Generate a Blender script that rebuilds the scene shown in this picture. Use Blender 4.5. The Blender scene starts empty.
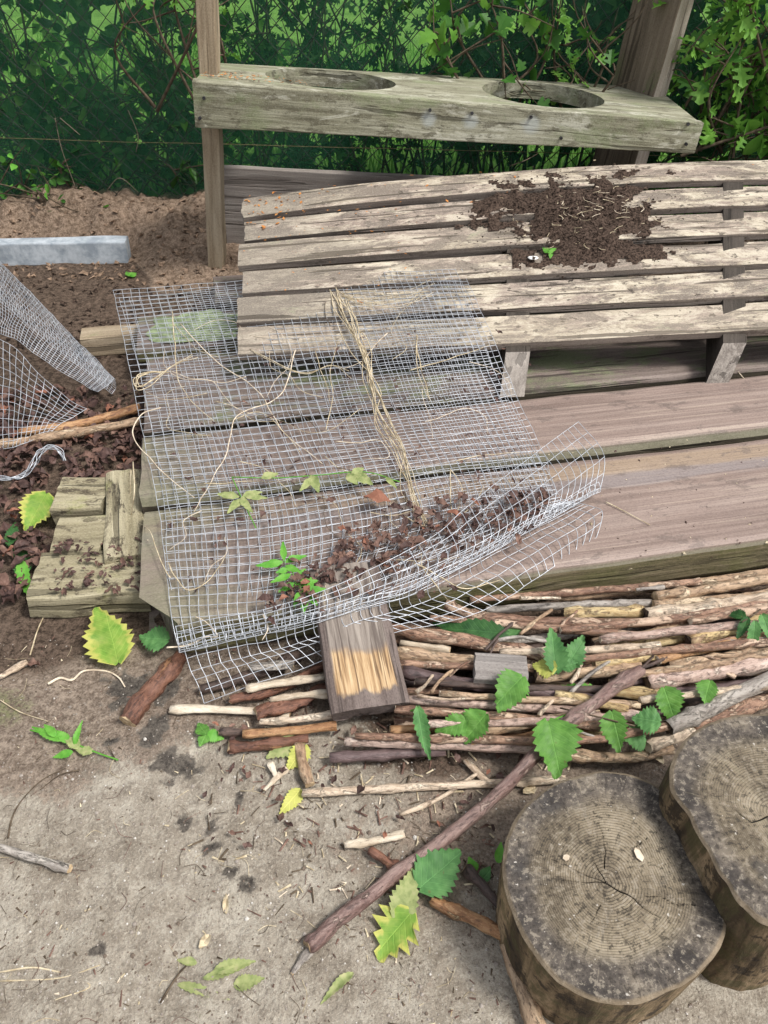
import bpy, math, random
from mathutils import Vector, Matrix, noise
random.seed(11)
R_ = math.radians
sc = bpy.context.scene
COL = sc.collection

# ------------------------------------------------------------------ camera
F, CH, PITCH, ROLL = 769.0, 1.0, 40.0, 1.5
cam_d = bpy.data.cameras.new('camera'); cam = bpy.data.objects.new('camera', cam_d); COL.objects.link(cam)
ROT = Matrix.Rotation(R_(90 - PITCH), 3, 'X') @ Matrix.Rotation(R_(ROLL), 3, 'Z')
cam.matrix_world = Matrix.Translation((0, 0, CH)) @ ROT.to_4x4()
cam_d.sensor_fit = 'VERTICAL'; cam_d.sensor_height = 36.0; cam_d.lens = 36.0 * F / 1024
cam_d.clip_start = 0.02; cam_d.clip_end = 300
sc.camera = cam
EYE = Vector((0, 0, CH)); FWD = ROT @ Vector((0, 0, -1))

def ray(px, py): return ROT @ Vector(((px - 384) / F, (512 - py) / F, -1))
def P(px, py, z):
    d = ray(px, py); return EYE + d * ((z - CH) / d.z)
def PY(px, py, y):
    d = ray(px, py); return EYE + d * (y / d.y)
def depth(p): return (p - EYE).dot(FWD)
def nz(x, y, z=0.0, s=1.0): return noise.noise(Vector((x * s, y * s, z * s)))
def fbm(x, y, z=0.0, s=1.0, o=4): return noise.fractal(Vector((x * s, y * s, z * s)), 1.0, 2.0, o)
def sst(a, b, x):
    t = max(0, min(1, (x - a) / (b - a))); return t * t * (3 - 2 * t)

# ------------------------------------------------------------------ object helpers
WM = {}
def link(o, M=None, parent=None):
    COL.objects.link(o)
    M = M if M is not None else Matrix.Identity(4)
    WM[o.name] = M
    if parent is not None:
        o.parent = parent
        o.matrix_local = WM[parent.name].inverted() @ M
    else:
        o.matrix_local = M
    return o
def mk(name, verts, faces, mats, M=None, parent=None, midx=None, smooth=False, attrs=None):
    me = bpy.data.meshes.new(name); me.from_pydata([tuple(v) for v in verts], [], faces)
    for m in (mats if isinstance(mats, (list, tuple)) else [mats]): me.materials.append(m)
    if midx: me.polygons.foreach_set('material_index', midx)
    if smooth is True: me.polygons.foreach_set('use_smooth', [True] * len(faces))
    elif smooth: me.polygons.foreach_set('use_smooth', smooth)
    if attrs:
        for k, v in attrs.items():
            a = me.attributes.new(k, 'FLOAT', 'POINT'); a.data.foreach_set('value', v)
    me.update()
    return link(bpy.data.objects.new(name, me), M, parent)
def empty(name, loc):
    o = bpy.data.objects.new(name, None); o.empty_display_size = .05
    return link(o, Matrix.Translation(loc))
def tag(o, label=None, cat=None, group=None, kind=None):
    if label: o['label'] = label
    if cat: o['category'] = cat
    if group: o['group'] = group
    if kind: o['kind'] = kind
    return o
def frame(o, x, up):
    x = Vector(x).normalized(); y = Vector(up).cross(x).normalized(); z = x.cross(y)
    M = Matrix((x, y, z)).transposed().to_4x4(); M.translation = o; return M

class MB:
    def __init__(s): s.v = []; s.f = []; s.m = []
    def add(s, v, f, m=0):
        b = len(s.v); s.v += [Vector(q) for q in v]; s.f += [[i + b for i in q] for q in f]; s.m += [m] * len(f)
    def build(s, name, mats, M=None, parent=None, smooth=False):
        if M is None and s.v:
            c = sum(s.v, Vector()) / len(s.v); c.z = min(v.z for v in s.v); M = Matrix.Translation(c)
        Mi = M.inverted()
        return mk(name, [Mi @ v for v in s.v], s.f, mats, M, parent, s.m, smooth)

def cr(pts, n):
    """Catmull-Rom through Vectors, n samples per span"""
    if len(pts) == 2: return [pts[0].lerp(pts[1], i / n) for i in range(n + 1)]
    out = []; q = [pts[0] * 2 - pts[1]] + list(pts) + [pts[-1] * 2 - pts[-2]]
    for i in range(1, len(q) - 2):
        a, b, c, d = q[i - 1:i + 3]
        for k in range(n):
            t = k / n
            out.append(.5 * ((2 * b) + (c - a) * t + (2 * a - 5 * b + 4 * c - d) * t * t + (3 * b - a - 3 * c + d) * t ** 3))
    out.append(pts[-1]); return out
def tube(pts, rad, sides=6, caps=True, rnd=0.0, seed=0.0, up=Vector((.13, .21, 1))):
    """rad: number or function of t"""
    v = []; f = []; n = len(pts)
    for i, p in enumerate(pts):
        d = (pts[min(i + 1, n - 1)] - pts[max(i - 1, 0)])
        if d.length < 1e-9: d = Vector((1, 0, 0))
        d.normalize(); a = up.cross(d)
        if a.length < .05: a = Vector((1, .2, .1)).cross(d)
        a.normalize(); b = d.cross(a)
        r = rad(i / (n - 1)) if callable(rad) else rad
        for k in range(sides):
            th = 2 * math.pi * k / sides
            rr = r * (1 + rnd * nz(i * .6, k * .9, seed)) if rnd else r
            v.append(p + (a * math.cos(th) + b * math.sin(th)) * rr)
    for i in range(n - 1):
        for k in range(sides):
            k2 = (k + 1) % sides
            f.append([i * sides + k, i * sides + k2, (i + 1) * sides + k2, (i + 1) * sides + k])
    if caps:
        f.append(list(range(sides))[::-1]); f.append([(n - 1) * sides + k for k in range(sides)])
    return v, f

# ------------------------------------------------------------------ material helpers
def nd(nt, t, ins=None, **pr):
    n = nt.nodes.new(t)
    for k, v in pr.items(): setattr(n, k, v)
    for k, v in (ins or {}).items():
        if isinstance(v, bpy.types.NodeSocket): nt.links.new(v, n.inputs[k])
        else: n.inputs[k].default_value = v
    return n
def c4(c): return (c[0], c[1], c[2], 1)
def noi(nt, vec, s, det=4, rough=.6, dist=0.0):
    return nd(nt, 'ShaderNodeTexNoise', {'Vector': vec, 'Scale': s, 'Detail': det, 'Roughness': rough, 'Distortion': dist}).outputs[0]
def ramp(nt, fac, stops):
    n = nd(nt, 'ShaderNodeValToRGB', {'Fac': fac}); e = n.color_ramp.elements
    e[0].position, e[0].color = stops[0][0], c4(stops[0][1]); e[1].position, e[1].color = stops[-1][0], c4(stops[-1][1])
    for p, c in stops[1:-1]:
        q = e.new(p); q.color = c4(c)
    return n.outputs[0]
def rampf(nt, fac, a, b):
    return nd(nt, 'ShaderNodeMapRange', {0: fac, 1: a, 2: b, 3: 0.0, 4: 1.0}, interpolation_type='SMOOTHSTEP').outputs[0]
def mix(nt, fac, a, b, blend='MIX'):
    n = nt.nodes.new('ShaderNodeMix'); n.data_type = 'RGBA'; n.blend_type = blend
    for i, v in ((0, fac), (6, a), (7, b)):
        if isinstance(v, bpy.types.NodeSocket): nt.links.new(v, n.inputs[i])
        else: n.inputs[i].default_value = v if i == 0 else c4(v)
    return n.outputs[2]
def mth(nt, op, a, b=0.0):
    return nd(nt, 'ShaderNodeMath', {0: a, 1: b}, operation=op).outputs[0]
def mapp(nt, vec, sc_, loc=(0, 0, 0)):
    return nd(nt, 'ShaderNodeMapping', {'Vector': vec, 'Scale': sc_, 'Location': loc}).outputs[0]
def attr(nt, name): return nd(nt, 'ShaderNodeAttribute', attribute_name=name).outputs['Fac']
def newmat(name):
    m = bpy.data.materials.new(name); m.use_nodes = True; nt = m.node_tree
    b = nt.nodes['Principled BSDF']; b.inputs['Specular IOR Level'].default_value = .25
    return m, nt, b
def objvec(nt, k=13.0):
    co = nd(nt, 'ShaderNodeTexCoord').outputs['Object']; rn = nd(nt, 'ShaderNodeObjectInfo').outputs['Random']
    rv = nd(nt, 'ShaderNodeCombineXYZ', {0: mth(nt, 'MULTIPLY', rn, k), 1: mth(nt, 'MULTIPLY', rn, k * 2.3), 2: mth(nt, 'MULTIPLY', rn, k * .7)}).outputs[0]
    return nd(nt, 'ShaderNodeVectorMath', {0: co, 1: rv}, operation='ADD').outputs[0], co, rn
def setbump(nt, b, h, st, dist=.004):
    bp = nd(nt, 'ShaderNodeBump', {'Height': h, 'Strength': st, 'Distance': dist}); nt.links.new(bp.outputs[0], b.inputs['Normal'])

def wood(name, dark, mid, light, moss=0.0, mosscol=(.16, .2, .07), stain=None, rough=.85, bump=.6, fine=90, cracks=.6, dirt=None, along=2.2, spec=.2, extra=None):
    m, nt, b = newmat(name); vec, co, rn = objvec(nt)
    g1 = noi(nt, mapp(nt, vec, (along * 1.3, fine, fine)), 1, 6, .7, .4)
    g2 = noi(nt, mapp(nt, vec, (along, 17, 17)), 1, 5, .6, 1.2)
    g3 = noi(nt, vec, 7, 6, .65)
    col = ramp(nt, g1, [(.37, dark), (.5, mid), (.62, light)])
    col2 = ramp(nt, g2, [(.37, dark), (.5, mid), (.62, light)])
    col = mix(nt, .5, col, col2)
    col = mix(nt, mth(nt, 'MULTIPLY', rampf(nt, g3, .42, .68), .3), col, mid)
    if stain:
        sn = noi(nt, mapp(nt, vec, (5, 17, 17), (4, 2, 7)), 1, 9, .74, .7)
        col = mix(nt, mth(nt, 'MULTIPLY', rampf(nt, sn, stain[1], stain[1] + .07), stain[2]), col, stain[0])
    if dirt:
        dn = noi(nt, mapp(nt, vec, (16, 40, 40), (1, 9, 3)), 1, 8, .75)
        col = mix(nt, mth(nt, 'MULTIPLY', rampf(nt, dn, dirt[1], dirt[1] + .05), dirt[2]), col, dirt[0])
    if extra: col = extra(nt, col, co, g1)
    if moss:
        mn = noi(nt, mapp(nt, vec, (5, 9, 9), (8, 1, 2)), 1, 7, .7, .4)
        col = mix(nt, mth(nt, 'MULTIPLY', rampf(nt, mn, .62 - moss * .25, .74 - moss * .2), .75), col, mosscol)
    ck = noi(nt, mapp(nt, vec, (along * .9, fine * .55, fine * .55), (3, 3, 3)), 1, 3, .5, .3)
    ckf = mth(nt, 'MULTIPLY', rampf(nt, ck, .40, .36), cracks)
    fn = noi(nt, mapp(nt, vec, (260, 420, 420)), 1, 3, .6)
    col = mix(nt, mth(nt, 'MULTIPLY', rampf(nt, fn, .52, .66), .35), col, tuple(c * .5 for c in dark))
    col = mix(nt, mth(nt, 'MULTIPLY', rampf(nt, fn, .46, .36), .3), col, light)
    col = mix(nt, ckf, col, tuple(c * .3 for c in dark))
    col = mix(nt, mth(nt, 'MULTIPLY', rn, .25), col, mid)
    nt.links.new(col, b.inputs['Base Color']); b.inputs['Roughness'].default_value = rough; b.inputs['Specular IOR Level'].default_value = spec
    h = mth(nt, 'SUBTRACT', mth(nt, 'ADD', g1, mth(nt, 'MULTIPLY', g2, .6)), mth(nt, 'MULTIPLY', ckf, 1.4))
    setbump(nt, b, h, bump, .004)
    return m
def simple(name, c1, c2, s=20, rough=.8, bump=.3, metal=0.0, spec=.25, stretch=(1, 1, 1), trans=0.0):
    m, nt, b = newmat(name); vec, co, rn = objvec(nt)
    n = noi(nt, mapp(nt, vec, stretch), s, 5, .65)
    nt.links.new(ramp(nt, n, [(.38, c1), (.62, c2)]), b.inputs['Base Color'])
    b.inputs['Roughness'].default_value = rough; b.inputs['Metallic'].default_value = metal; b.inputs['Specular IOR Level'].default_value = spec
    if bump: setbump(nt, b, n, bump, .003)
    return m
def leafmat(name, c1, c2, c3=None, trans=.35, rough=.5, s=30, vein=None, edge=None):
    """object-coordinate mottling, per-object variation, light through the blade"""
    m, nt, b = newmat(name); vec, co, rn = objvec(nt)
    n = noi(nt, vec, s, 4, .6)
    col = ramp(nt, n, [(.3, c1), (.55, c2), (.75, c3 or c2)])
    if vein:
        sp = nd(nt, 'ShaderNodeSeparateXYZ', {0: co}); ay = mth(nt, 'ABSOLUTE', sp.outputs[1])
        w = mth(nt, 'SINE', mth(nt, 'MULTIPLY', mth(nt, 'SUBTRACT', sp.outputs[0], mth(nt, 'MULTIPLY', ay, .9)), 2 * math.pi / vein))
        vf = rampf(nt, w, .72, .98); mid = rampf(nt, ay, .0012, .0003)
        vf = mth(nt, 'MAXIMUM', mth(nt, 'MULTIPLY', vf, .5), mid)
        col = mix(nt, mth(nt, 'MULTIPLY', vf, .32), col, tuple(min(1, c * 1.9 + .03) for c in c2))
        setbump(nt, b, mth(nt, 'SUBTRACT', mth(nt, 'MULTIPLY', n, .5), vf), .5, .0015)
    if vein:
        sp_ = noi(nt, mapp(nt, vec, (1, 1, 1), (3, 8, 1)), 55, 5, .6); col = mix(nt, mth(nt, 'MULTIPLY', rampf(nt, sp_, .66, .71), .7), col, (.16, .10, .04))
        lg = noi(nt, mapp(nt, vec, (1, 1, 1), (6, 2, 1)), 22, 3, .5); col = mix(nt, mth(nt, 'MULTIPLY', rampf(nt, lg, .4, .65), .35), col, tuple(c * .55 for c in c1))
    if edge:
        at = attr(nt, 'edge'); en = mth(nt, 'ADD', at, mth(nt, 'MULTIPLY', mth(nt, 'SUBTRACT', n, .5), .9))
        col = mix(nt, rampf(nt, en, .45, .85), col, edge)
    nt.links.new(col, b.inputs['Base Color']); b.inputs['Roughness'].default_value = rough
    tr = nd(nt, 'ShaderNodeBsdfTranslucent', {'Color': col})
    ms = nd(nt, 'ShaderNodeMixShader', {0: trans, 1: b.outputs[0], 2: tr.outputs[0]})
    nt.links.new(ms.outputs[0], nt.nodes['Material Output'].inputs[0])
    return m

# ------------------------------------------------------------------ setting: plank frame and surface heights
AZ = R_(13.2); E1 = Vector((math.cos(AZ), math.sin(AZ), 0)); E2 = Vector((-math.sin(AZ), math.cos(AZ), 0))
DZ = .087
PNL, PNR = Vector((-.333, 1.52, .167)), Vector((.88, 1.653, .193))
PFL, PFR = Vector((-.407, 2.173, .30)), Vector((1.053, 2.32, .40))
def pal(u, v):
    """point on the pallet's top, u 0..1 along (may run past 1), v 0 near .. 1 far"""
    a = PNL.lerp(PNR, u); b = PFL.lerp(PFR, u); p = a.lerp(b, v)
    p.z += (v * .024 - (1 - v) * .006) * 4 * u * (1 - u) if 0 <= u <= 1 else 0
    return p
def gh(x, y):
    h = .006 * fbm(x, y, 0, 5, 4) + .0032 * fbm(x, y, 3, 24, 4)
    if y > 1.9:
        m = sst(2.18 + .28 * sst(-.70, -.86, x), 2.68, y + .05 * nz(x, y, 0, 4)) * sst(-.30, -.62, x) * (.115 + .03 * nz(x, 1, 0, 3) - .05 * sst(-1.0, -1.5, x))
        k = max(0, min(1, m * 14))
        h += m + k * (.028 * fbm(x, y, 5, 10, 5) + .022 * abs(fbm(x, y, 9, 24, 4)))
    return h
def surf(x, y):
    h = gh(x, y) if y < 2.75 else 0
    s = x * E1.x + y * E1.y; n = x * E2.x + y * E2.y
    if .857 < n < 2.0 and s > -.12 - .28 * (n - .857): h = max(h, DZ)
    # pallet
    v = (y - (PNL.y + (x - PNL.x) * .11)) / .655
    if 0 < v < 1:
        u = (x - (PNL.x - .074 * v)) / (1.213 + .247 * v)
        if u > 0: h = max(h, pal(min(u, 1), v).z)
    return h
def on(px, py, off=0.0):
    d = ray(px, py); t = .25
    while t < 6:
        p = EYE + d * t
        if p.z <= surf(p.x, p.y) + off: return p
        t += .004
    return P(px, py, 0)

# ------------------------------------------------------------------ ground
def ground():
    m, nt, b = newmat('packed_earth')
    pos = nd(nt, 'ShaderNodeNewGeometry').outputs['Position']
    n1 = noi(nt, pos, 9, 8, .7); n2 = noi(nt, pos, 70, 6, .7); n3 = noi(nt, pos, 260, 4, .7); n4 = noi(nt, pos, 3.2, 5, .6, .5)
    n5 = noi(nt, pos, 28, 8, .75); vo = nd(nt, 'ShaderNodeTexVoronoi', {'Vector': pos, 'Scale': 210.0}).outputs['Distance']
    base = ramp(nt, n1, [(.38, (.235, .198, .152)), (.5, (.335, .292, .232)), (.62, (.44, .395, .322))])
    base = mix(nt, mth(nt, 'MULTIPLY', rampf(nt, n5, .52, .62), .5), base, (.21, .175, .138))
    base = mix(nt, mth(nt, 'MULTIPLY', rampf(nt, n5, .47, .39), .5), base, (.50, .45, .37))
    base = mix(nt, mth(nt, 'MULTIPLY', rampf(nt, n2, .54, .62), .5), base, (.17, .142, .112))
    base = mix(nt, mth(nt, 'MULTIPLY', rampf(nt, n3, .55, .62), .4), base, (.56, .51, .42))
    base = mix(nt, mth(nt, 'MULTIPLY', rampf(nt, n3, .44, .37), .45), base, (.15, .12, .09))
    def lay(a, c_lo, c_hi, k=.5):
        nonlocal base
        f = rampf(nt, mth(nt, 'ADD', attr(nt, a), mth(nt, 'MULTIPLY', mth(nt, 'SUBTRACT', n2, .5), k)), .3, .7)
        base = mix(nt, f, base, ramp(nt, mth(nt, 'ADD', mth(nt, 'MULTIPLY', n2, .6), mth(nt, 'MULTIPLY', n3, .4)), [(.42, c_lo), (.58, c_hi)]))
    lay('brown', (.125, .093, .07), (.33, .265, .205), 1.6)
    lay('soil', (.04, .028, .02), (.16, .115, .085), 1.3)  # dark bed soil, plus painted shade below the stick pile
    lay('sand', (.12, .082, .056), (.34, .25, .18), .7)
    lay('stain', (.05, .043, .037), (.15, .13, .107), 2.0)
    lay('moss', (.06, .075, .03), (.2, .2, .1), 1.2)
    nt.links.new(base, b.inputs['Base Color']); b.inputs['Roughness'].default_value = .95; b.inputs['Specular IOR Level'].default_value = .12
    setbump(nt, b, mth(nt, 'ADD', mth(nt, 'ADD', n5, n2), mth(nt, 'MULTIPLY', n3, .5)), .9, .008)
    def axis(a, b_, st, far):
        xs = []; x = a
        while x <= b_ + 1e-6: xs.append(x); x += st
        s = st; lo = a; hi = b_; L = []; H = []
        while hi < far: s *= 1.5; hi += s; lo -= s; H.append(hi); L.append(lo)
        return L[::-1] + xs + H
    xs = axis(-1.5, 1.5, .011, 80); ys = axis(.02, 2.9, .011, 80)
    spots = [(172, 765, 20), (190, 770, 14), (150, 738, 16), (183, 822, 9), (213, 826, 8), (215, 845, 6), (185, 845, 6), (246, 885, 10),
             (112, 742, 9), (160, 725, 14), (205, 850, 5), (232, 874, 7), (128, 690, 26), (165, 690, 20), (240, 800, 8), (100, 950, 9), (560, 1010, 10)]
    sp = [(P(a, b2, 0), r / F * 1.05) for a, b2, r in spots]
    V = []; A = {k: [] for k in ('brown', 'soil', 'sand', 'stain', 'moss')}
    for y in ys:
        for x in xs:
            near = -1.6 < x < 1.6 and 0 < y < 2.92
            z = gh(x, y) if near else (.0 if y < 2.9 else -.02)
            if near and y > 2.78: z -= .15 * sst(2.78, 2.9, y) * (z > 0)
            V.append((x, y, z))
            if not near:
                for k in A: A[k].append(0.0)
                A['brown'][-1] = .6; continue
            w = .12 * fbm(x, y, 2, 6, 3)
            n = x * E2.x + y * E2.y
            soil = sst(.85, .99, y + .35 * x + w + .12) * sst(.1, -.15, x) * (1 - .0)
            soil = max(soil, sst(.845, .93, n + .3 * w), .9 * sst(.55, .63, n + w * .5) * sst(-.12, .05, x))  # last term darkens the earth as painted shade in gaps between piled sticks
            mound = sst(2.12 + .26 * sst(-.68, -.84, x), 2.3 + .2 * sst(-.68, -.84, x), y + .5 * w) * sst(-.3, -.5, x)
            brown = max(.85 * sst(.62, .74, n + w * .6) , .7 * sst(-.15, .08, x - .35 * (y - .5) + w) * sst(.28, .5, y + w), .62 * sst(.20, .0, y + .4 * w + .15 * x))
            A['soil'].append(soil * (1 - mound)); A['sand'].append(mound); A['brown'].append(brown)
            s_ = 0
            for q, r in sp:
                dd = math.hypot(q.x - x, q.y - y)
                if dd < 2 * r: s_ = max(s_, sst(1.5 * r, .3 * r, dd + r * .9 * nz(x, y, 1, 60)))
            A['stain'].append(s_)
            A['moss'].append(.5 * sst(.25, .5, nz(x, y, 4, 5)) * sst(-.05, -.25, x) * (y < .75))
    nx = len(xs); Fc = [[j * nx + i, j * nx + i + 1, (j + 1) * nx + i + 1, (j + 1) * nx + i] for j in range(len(ys) - 1) for i in range(nx - 1)]
    o = mk('ground', V, Fc, m, smooth=True, attrs=A); tag(o, 'packed grey brown earth with bare patches and dark stains', 'ground', kind='structure')
    # lawn beyond the fence
    m2, nt, b = newmat('lawn_green'); pos = nd(nt, 'ShaderNodeNewGeometry').outputs['Position']
    a = noi(nt, pos, 3, 6, .7); c = noi(nt, pos, 45, 4, .7)
    nt.links.new(mix(nt, c, ramp(nt, a, [(.38, (.08, .2, .025)), (.62, (.27, .5, .10))]), (.16, .36, .055)), b.inputs['Base Color']); b.inputs['Roughness'].default_value = .9
    setbump(nt, b, c, .8, .03)
    V = []; ys2 = [2.86 + .12 * i for i in range(20)] + [6, 8, 12, 20, 40, 75]; xs2 = [-70, -30, -12, -6] + [-4 + .2 * i for i in range(41)] + [6, 12, 30, 70]
    for y in ys2:
        for x in xs2: V.append((x, y, .03 + .02 * nz(x, y, 0, 2)))
    nx = len(xs2); Fc = [[j * nx + i, j * nx + i + 1, (j + 1) * nx + i + 1, (j + 1) * nx + i] for j in range(len(ys2) - 1) for i in range(nx - 1)]
    tag(mk('lawn', V, Fc, m2, smooth=True), 'bright green lawn beyond the fence', 'lawn', kind='structure')
    g = MB()
    for _ in range(9000):
        x = random.uniform(-2.6, 2.6); y = 2.9 + random.random() ** 1.4 * 3.2; h = random.uniform(.05, .13); a = random.uniform(0, 6.28); w = .004
        p = Vector((x, y, .03)); d = Vector((math.cos(a), math.sin(a), 0)); l = Vector((random.uniform(-.04, .04), random.uniform(-.04, .04), h))
        g.add([p - d * w, p + d * w, p + l * .6 + d * w * .7, p + l, p + l * .6 - d * w * .7], [[0, 1, 2, 3, 4]])
    tag(g.build('grass', leafmat('grass_blade', (.1, .28, .03), (.2, .44, .08), s=8, trans=.4)), 'long green grass behind the fence', 'grass', kind='stuff')
ground()

# ------------------------------------------------------------------ materials
M = {}
def deck_extra(front):
    def f(nt, col, co, g1):
        sp = nd(nt, 'ShaderNodeSeparateXYZ', {0: co})
        wv = mth(nt, 'MULTIPLY', mth(nt, 'SUBTRACT', noi(nt, mapp(nt, co, (2.5, 30, 30)), 1, 5, .6), .5), .05)
        y = mth(nt, 'ADD', sp.outputs[1], wv)
        if front:   # a paler tan band and a grey one along the far side of the front plank
            band = lambda a, b: mth(nt, 'MULTIPLY', rampf(nt, y, a - .008, a + .004), rampf(nt, y, b + .006, b - .006))
            col = mix(nt, mth(nt, 'MULTIPLY', band(.078, .122), .8), col, mix(nt, g1, (.17, .115, .07), (.44, .335, .22)))
            col = mix(nt, mth(nt, 'MULTIPLY', band(.046, .080), .7), col, (.205, .185, .185))
        ln = noi(nt, mapp(nt, co, (1.1, 130, 130)), 1, 4, .7)
        col = mix(nt, mth(nt, 'MULTIPLY', rampf(nt, ln, .56, .64), .5), col, (.42, .34, .27))
        col = mix(nt, mth(nt, 'MULTIPLY', rampf(nt, ln, .43, .36), .45), col, (.11, .078, .068))
        sm = noi(nt, mapp(nt, co, (4, 9, 9)), 1, 7, .7)
        col = mix(nt, mth(nt, 'MULTIPLY', rampf(nt, sm, .5, .66), .35), col, (.16, .12, .105))
        gm = noi(nt, mapp(nt, co, (6, 14, 14), (3, 3, 1)), 1, 8, .7)
        gm = mth(nt, 'ADD', gm, rampf(nt, sp.outputs[0], .55, -.05)); gm = mth(nt, 'ADD', gm, mth(nt, 'MULTIPLY', rampf(nt, mth(nt, 'ABSOLUTE', sp.outputs[1]), .05, .11), .22))
        col = mix(nt, mth(nt, 'MULTIPLY', rampf(nt, sp.outputs[0], .95, .1), .55), col, (.15, .122, .105))
        col = mix(nt, mth(nt, 'MULTIPLY', rampf(nt, gm, 1.2, 1.7), .5), col, (.17, .2, .10))
        dk = noi(nt, mapp(nt, co, (10, 22, 22), (9, 3, 1)), 1, 9, .75)
        col = mix(nt, mth(nt, 'MULTIPLY', rampf(nt, dk, .56, .6), .55), col, (.09, .07, .06))
        z = mth(nt, 'ADD', sp.outputs[2], mth(nt, 'MULTIPLY', wv, .15))
        return mix(nt, mth(nt, 'MULTIPLY', rampf(nt, z, -.0035, -.011), .9), col, (.17, .165, .105))
    return f
M['deck'] = wood('brown_plank', (.135, .095, .078), (.235, .172, .143), (.325, .255, .215), rough=.6, bump=.3, fine=150, cracks=.15, along=1.1, spec=.35, extra=deck_extra(False))
M['deck_front'] = wood('brown_front_plank', (.135, .095, .078), (.235, .172, .143), (.325, .255, .215), rough=.6, bump=.3, fine=150, cracks=.15, along=1.1, spec=.35, extra=deck_extra(True))
M['gap_shade'] = wood('shaded_plank_edge', (.025, .02, .014), (.06, .05, .035), (.09, .075, .05), rough=.9)  # shadow in the gaps between planks, painted as a near-black edge
M['deck_edge'] = wood('mossy_plank_edge', (.05, .045, .02), (.145, .125, .065), (.25, .2, .13), moss=.7, mosscol=(.13, .13, .05), rough=.9, bump=.8, stain=((.06, .05, .03), .53, .7), dirt=((.3, .25, .17), .58, .5))
M['deck_old'] = wood('weathered_deck', (.085, .066, .058), (.18, .142, .122), (.28, .23, .2), moss=.55, mosscol=(.17, .21, .10), stain=((.09, .07, .06), .55, .7), dirt=((.05, .035, .027), .6, .7))
def slat_extra(nt, col, co, g1):
    vec = objvec(nt)[0]
    a = noi(nt, mapp(nt, vec, (3.2, 9, 9), (2, 5, 1)), 1, 9, .72, 1.0)
    col = mix(nt, mth(nt, 'MULTIPLY', rampf(nt, a, .47, .54), .7), col, (.27, .21, .18))
    b_ = noi(nt, mapp(nt, vec, (9, 24, 24), (7, 5, 3)), 1, 9, .78, .5)
    col = mix(nt, mth(nt, 'MULTIPLY', rampf(nt, b_, .505, .54), .85), col, (.15, .125, .105))
    col = mix(nt, mth(nt, 'MULTIPLY', rampf(nt, b_, .47, .43), .5), col, (.66, .595, .47))
    d = noi(nt, mapp(nt, vec, (45, 70, 70), (3, 1, 3)), 1, 3, .5)
    col = mix(nt, mth(nt, 'MULTIPLY', rampf(nt, d, .62, .655), .85), col, (.045, .035, .03))
    sp = nd(nt, 'ShaderNodeSeparateXYZ', {0: co}); ay = mth(nt, 'ADD', mth(nt, 'ABSOLUTE', sp.outputs[1]), mth(nt, 'MULTIPLY', mth(nt, 'SUBTRACT', b_, .5), .09))
    lx = mth(nt, 'ADD', sp.outputs[0], mth(nt, 'MULTIPLY', mth(nt, 'SUBTRACT', a, .5), 1.6))
    col = mix(nt, mth(nt, 'MULTIPLY', rampf(nt, lx, .30, .02), .75), col, (.19, .165, .135))
    return mix(nt, mth(nt, 'MULTIPLY', rampf(nt, ay, .052, .068), .6), col, (.19, .15, .125))
M['slat'] = wood('bleached_slat', (.16, .125, .095), (.375, .318, .24), (.58, .515, .40), stain=((.19, .155, .13), .55, .8), moss=.05, mosscol=(.3, .31, .2), bump=.9, fine=80, cracks=.8, extra=slat_extra)
M['joist_shaded'] = wood('joist_shaded', (.02, .016, .013), (.05, .042, .034), (.085, .07, .058))  # darker joist copy: shade beneath the slats put into the wood colour
M['slat_edge'] = wood('slat_edge', (.10, .08, .066), (.215, .175, .145), (.33, .28, .235), bump=.8, dirt=((.06, .045, .036), .56, .8))
M['slat_under'] = wood('pallet_joist', (.13, .11, .095), (.26, .23, .2), (.4, .36, .315), stain=((.12, .10, .085), .52, .7))
M['shelf'] = wood('lichen_board', (.10, .09, .06), (.25, .24, .165), (.44, .43, .335), stain=((.56, .55, .45), .53, .75), dirt=((.08, .07, .045), .53, .75), moss=.5, mosscol=(.2, .23, .12), bump=.8, fine=60)
M['post'] = wood('tan_post', (.17, .125, .08), (.31, .245, .165), (.43, .36, .26), moss=.15, mosscol=(.2, .2, .1))
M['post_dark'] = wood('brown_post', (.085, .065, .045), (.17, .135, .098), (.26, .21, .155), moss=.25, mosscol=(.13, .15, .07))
M['lit_edge'] = wood('lit_edge', (.26, .21, .17), (.40, .345, .29), (.52, .46, .40))  # light side of the wide right post, its brightness painted in
M['lowboard'] = wood('grey_board', (.14, .115, .10), (.235, .205, .18), (.32, .29, .26), rough=.9)
M['block'] = wood('mossy_block', (.12, .10, .06), (.28, .245, .155), (.44, .395, .275), moss=.3, mosscol=(.27, .27, .11), stain=((.09, .07, .045), .53, .85), dirt=((.045, .033, .024), .55, .85), fine=55, bump=1.0)
M['greyblock'] = wood('grey_block', (.15, .13, .12), (.25, .225, .205), (.34, .31, .285), cracks=.3)
M['cut'] = simple('cut_wood', (.3, .2, .11), (.52, .4, .25), 120, .85, .3)
M['cutdark'] = simple('dark_cut', (.03, .022, .017), (.12, .085, .06), 120, .9, .3)
M['soil'] = simple('dark_compost', (.012, .008, .006), (.095, .066, .05), 170, .95, 1.0, spec=.1)
M['galv'] = simple('galvanised_wire', (.38, .40, .425), (.63, .655, .69), 55, .45, 0, .45, .5)
M['fencewire'] = simple('dark_fence_wire', (.012, .016, .012), (.035, .045, .035), 60, .6, 0)
M['rustwire'] = simple('rusty_wire', (.08, .065, .03), (.17, .145, .07), 60, .8, 0)
M['concrete'] = simple('pale_concrete', (.25, .285, .315), (.45, .485, .51), 22, .9, .5)
M['vine'] = simple('dry_stem', (.33, .26, .16), (.62, .53, .37), 60, .9, .2)
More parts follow.
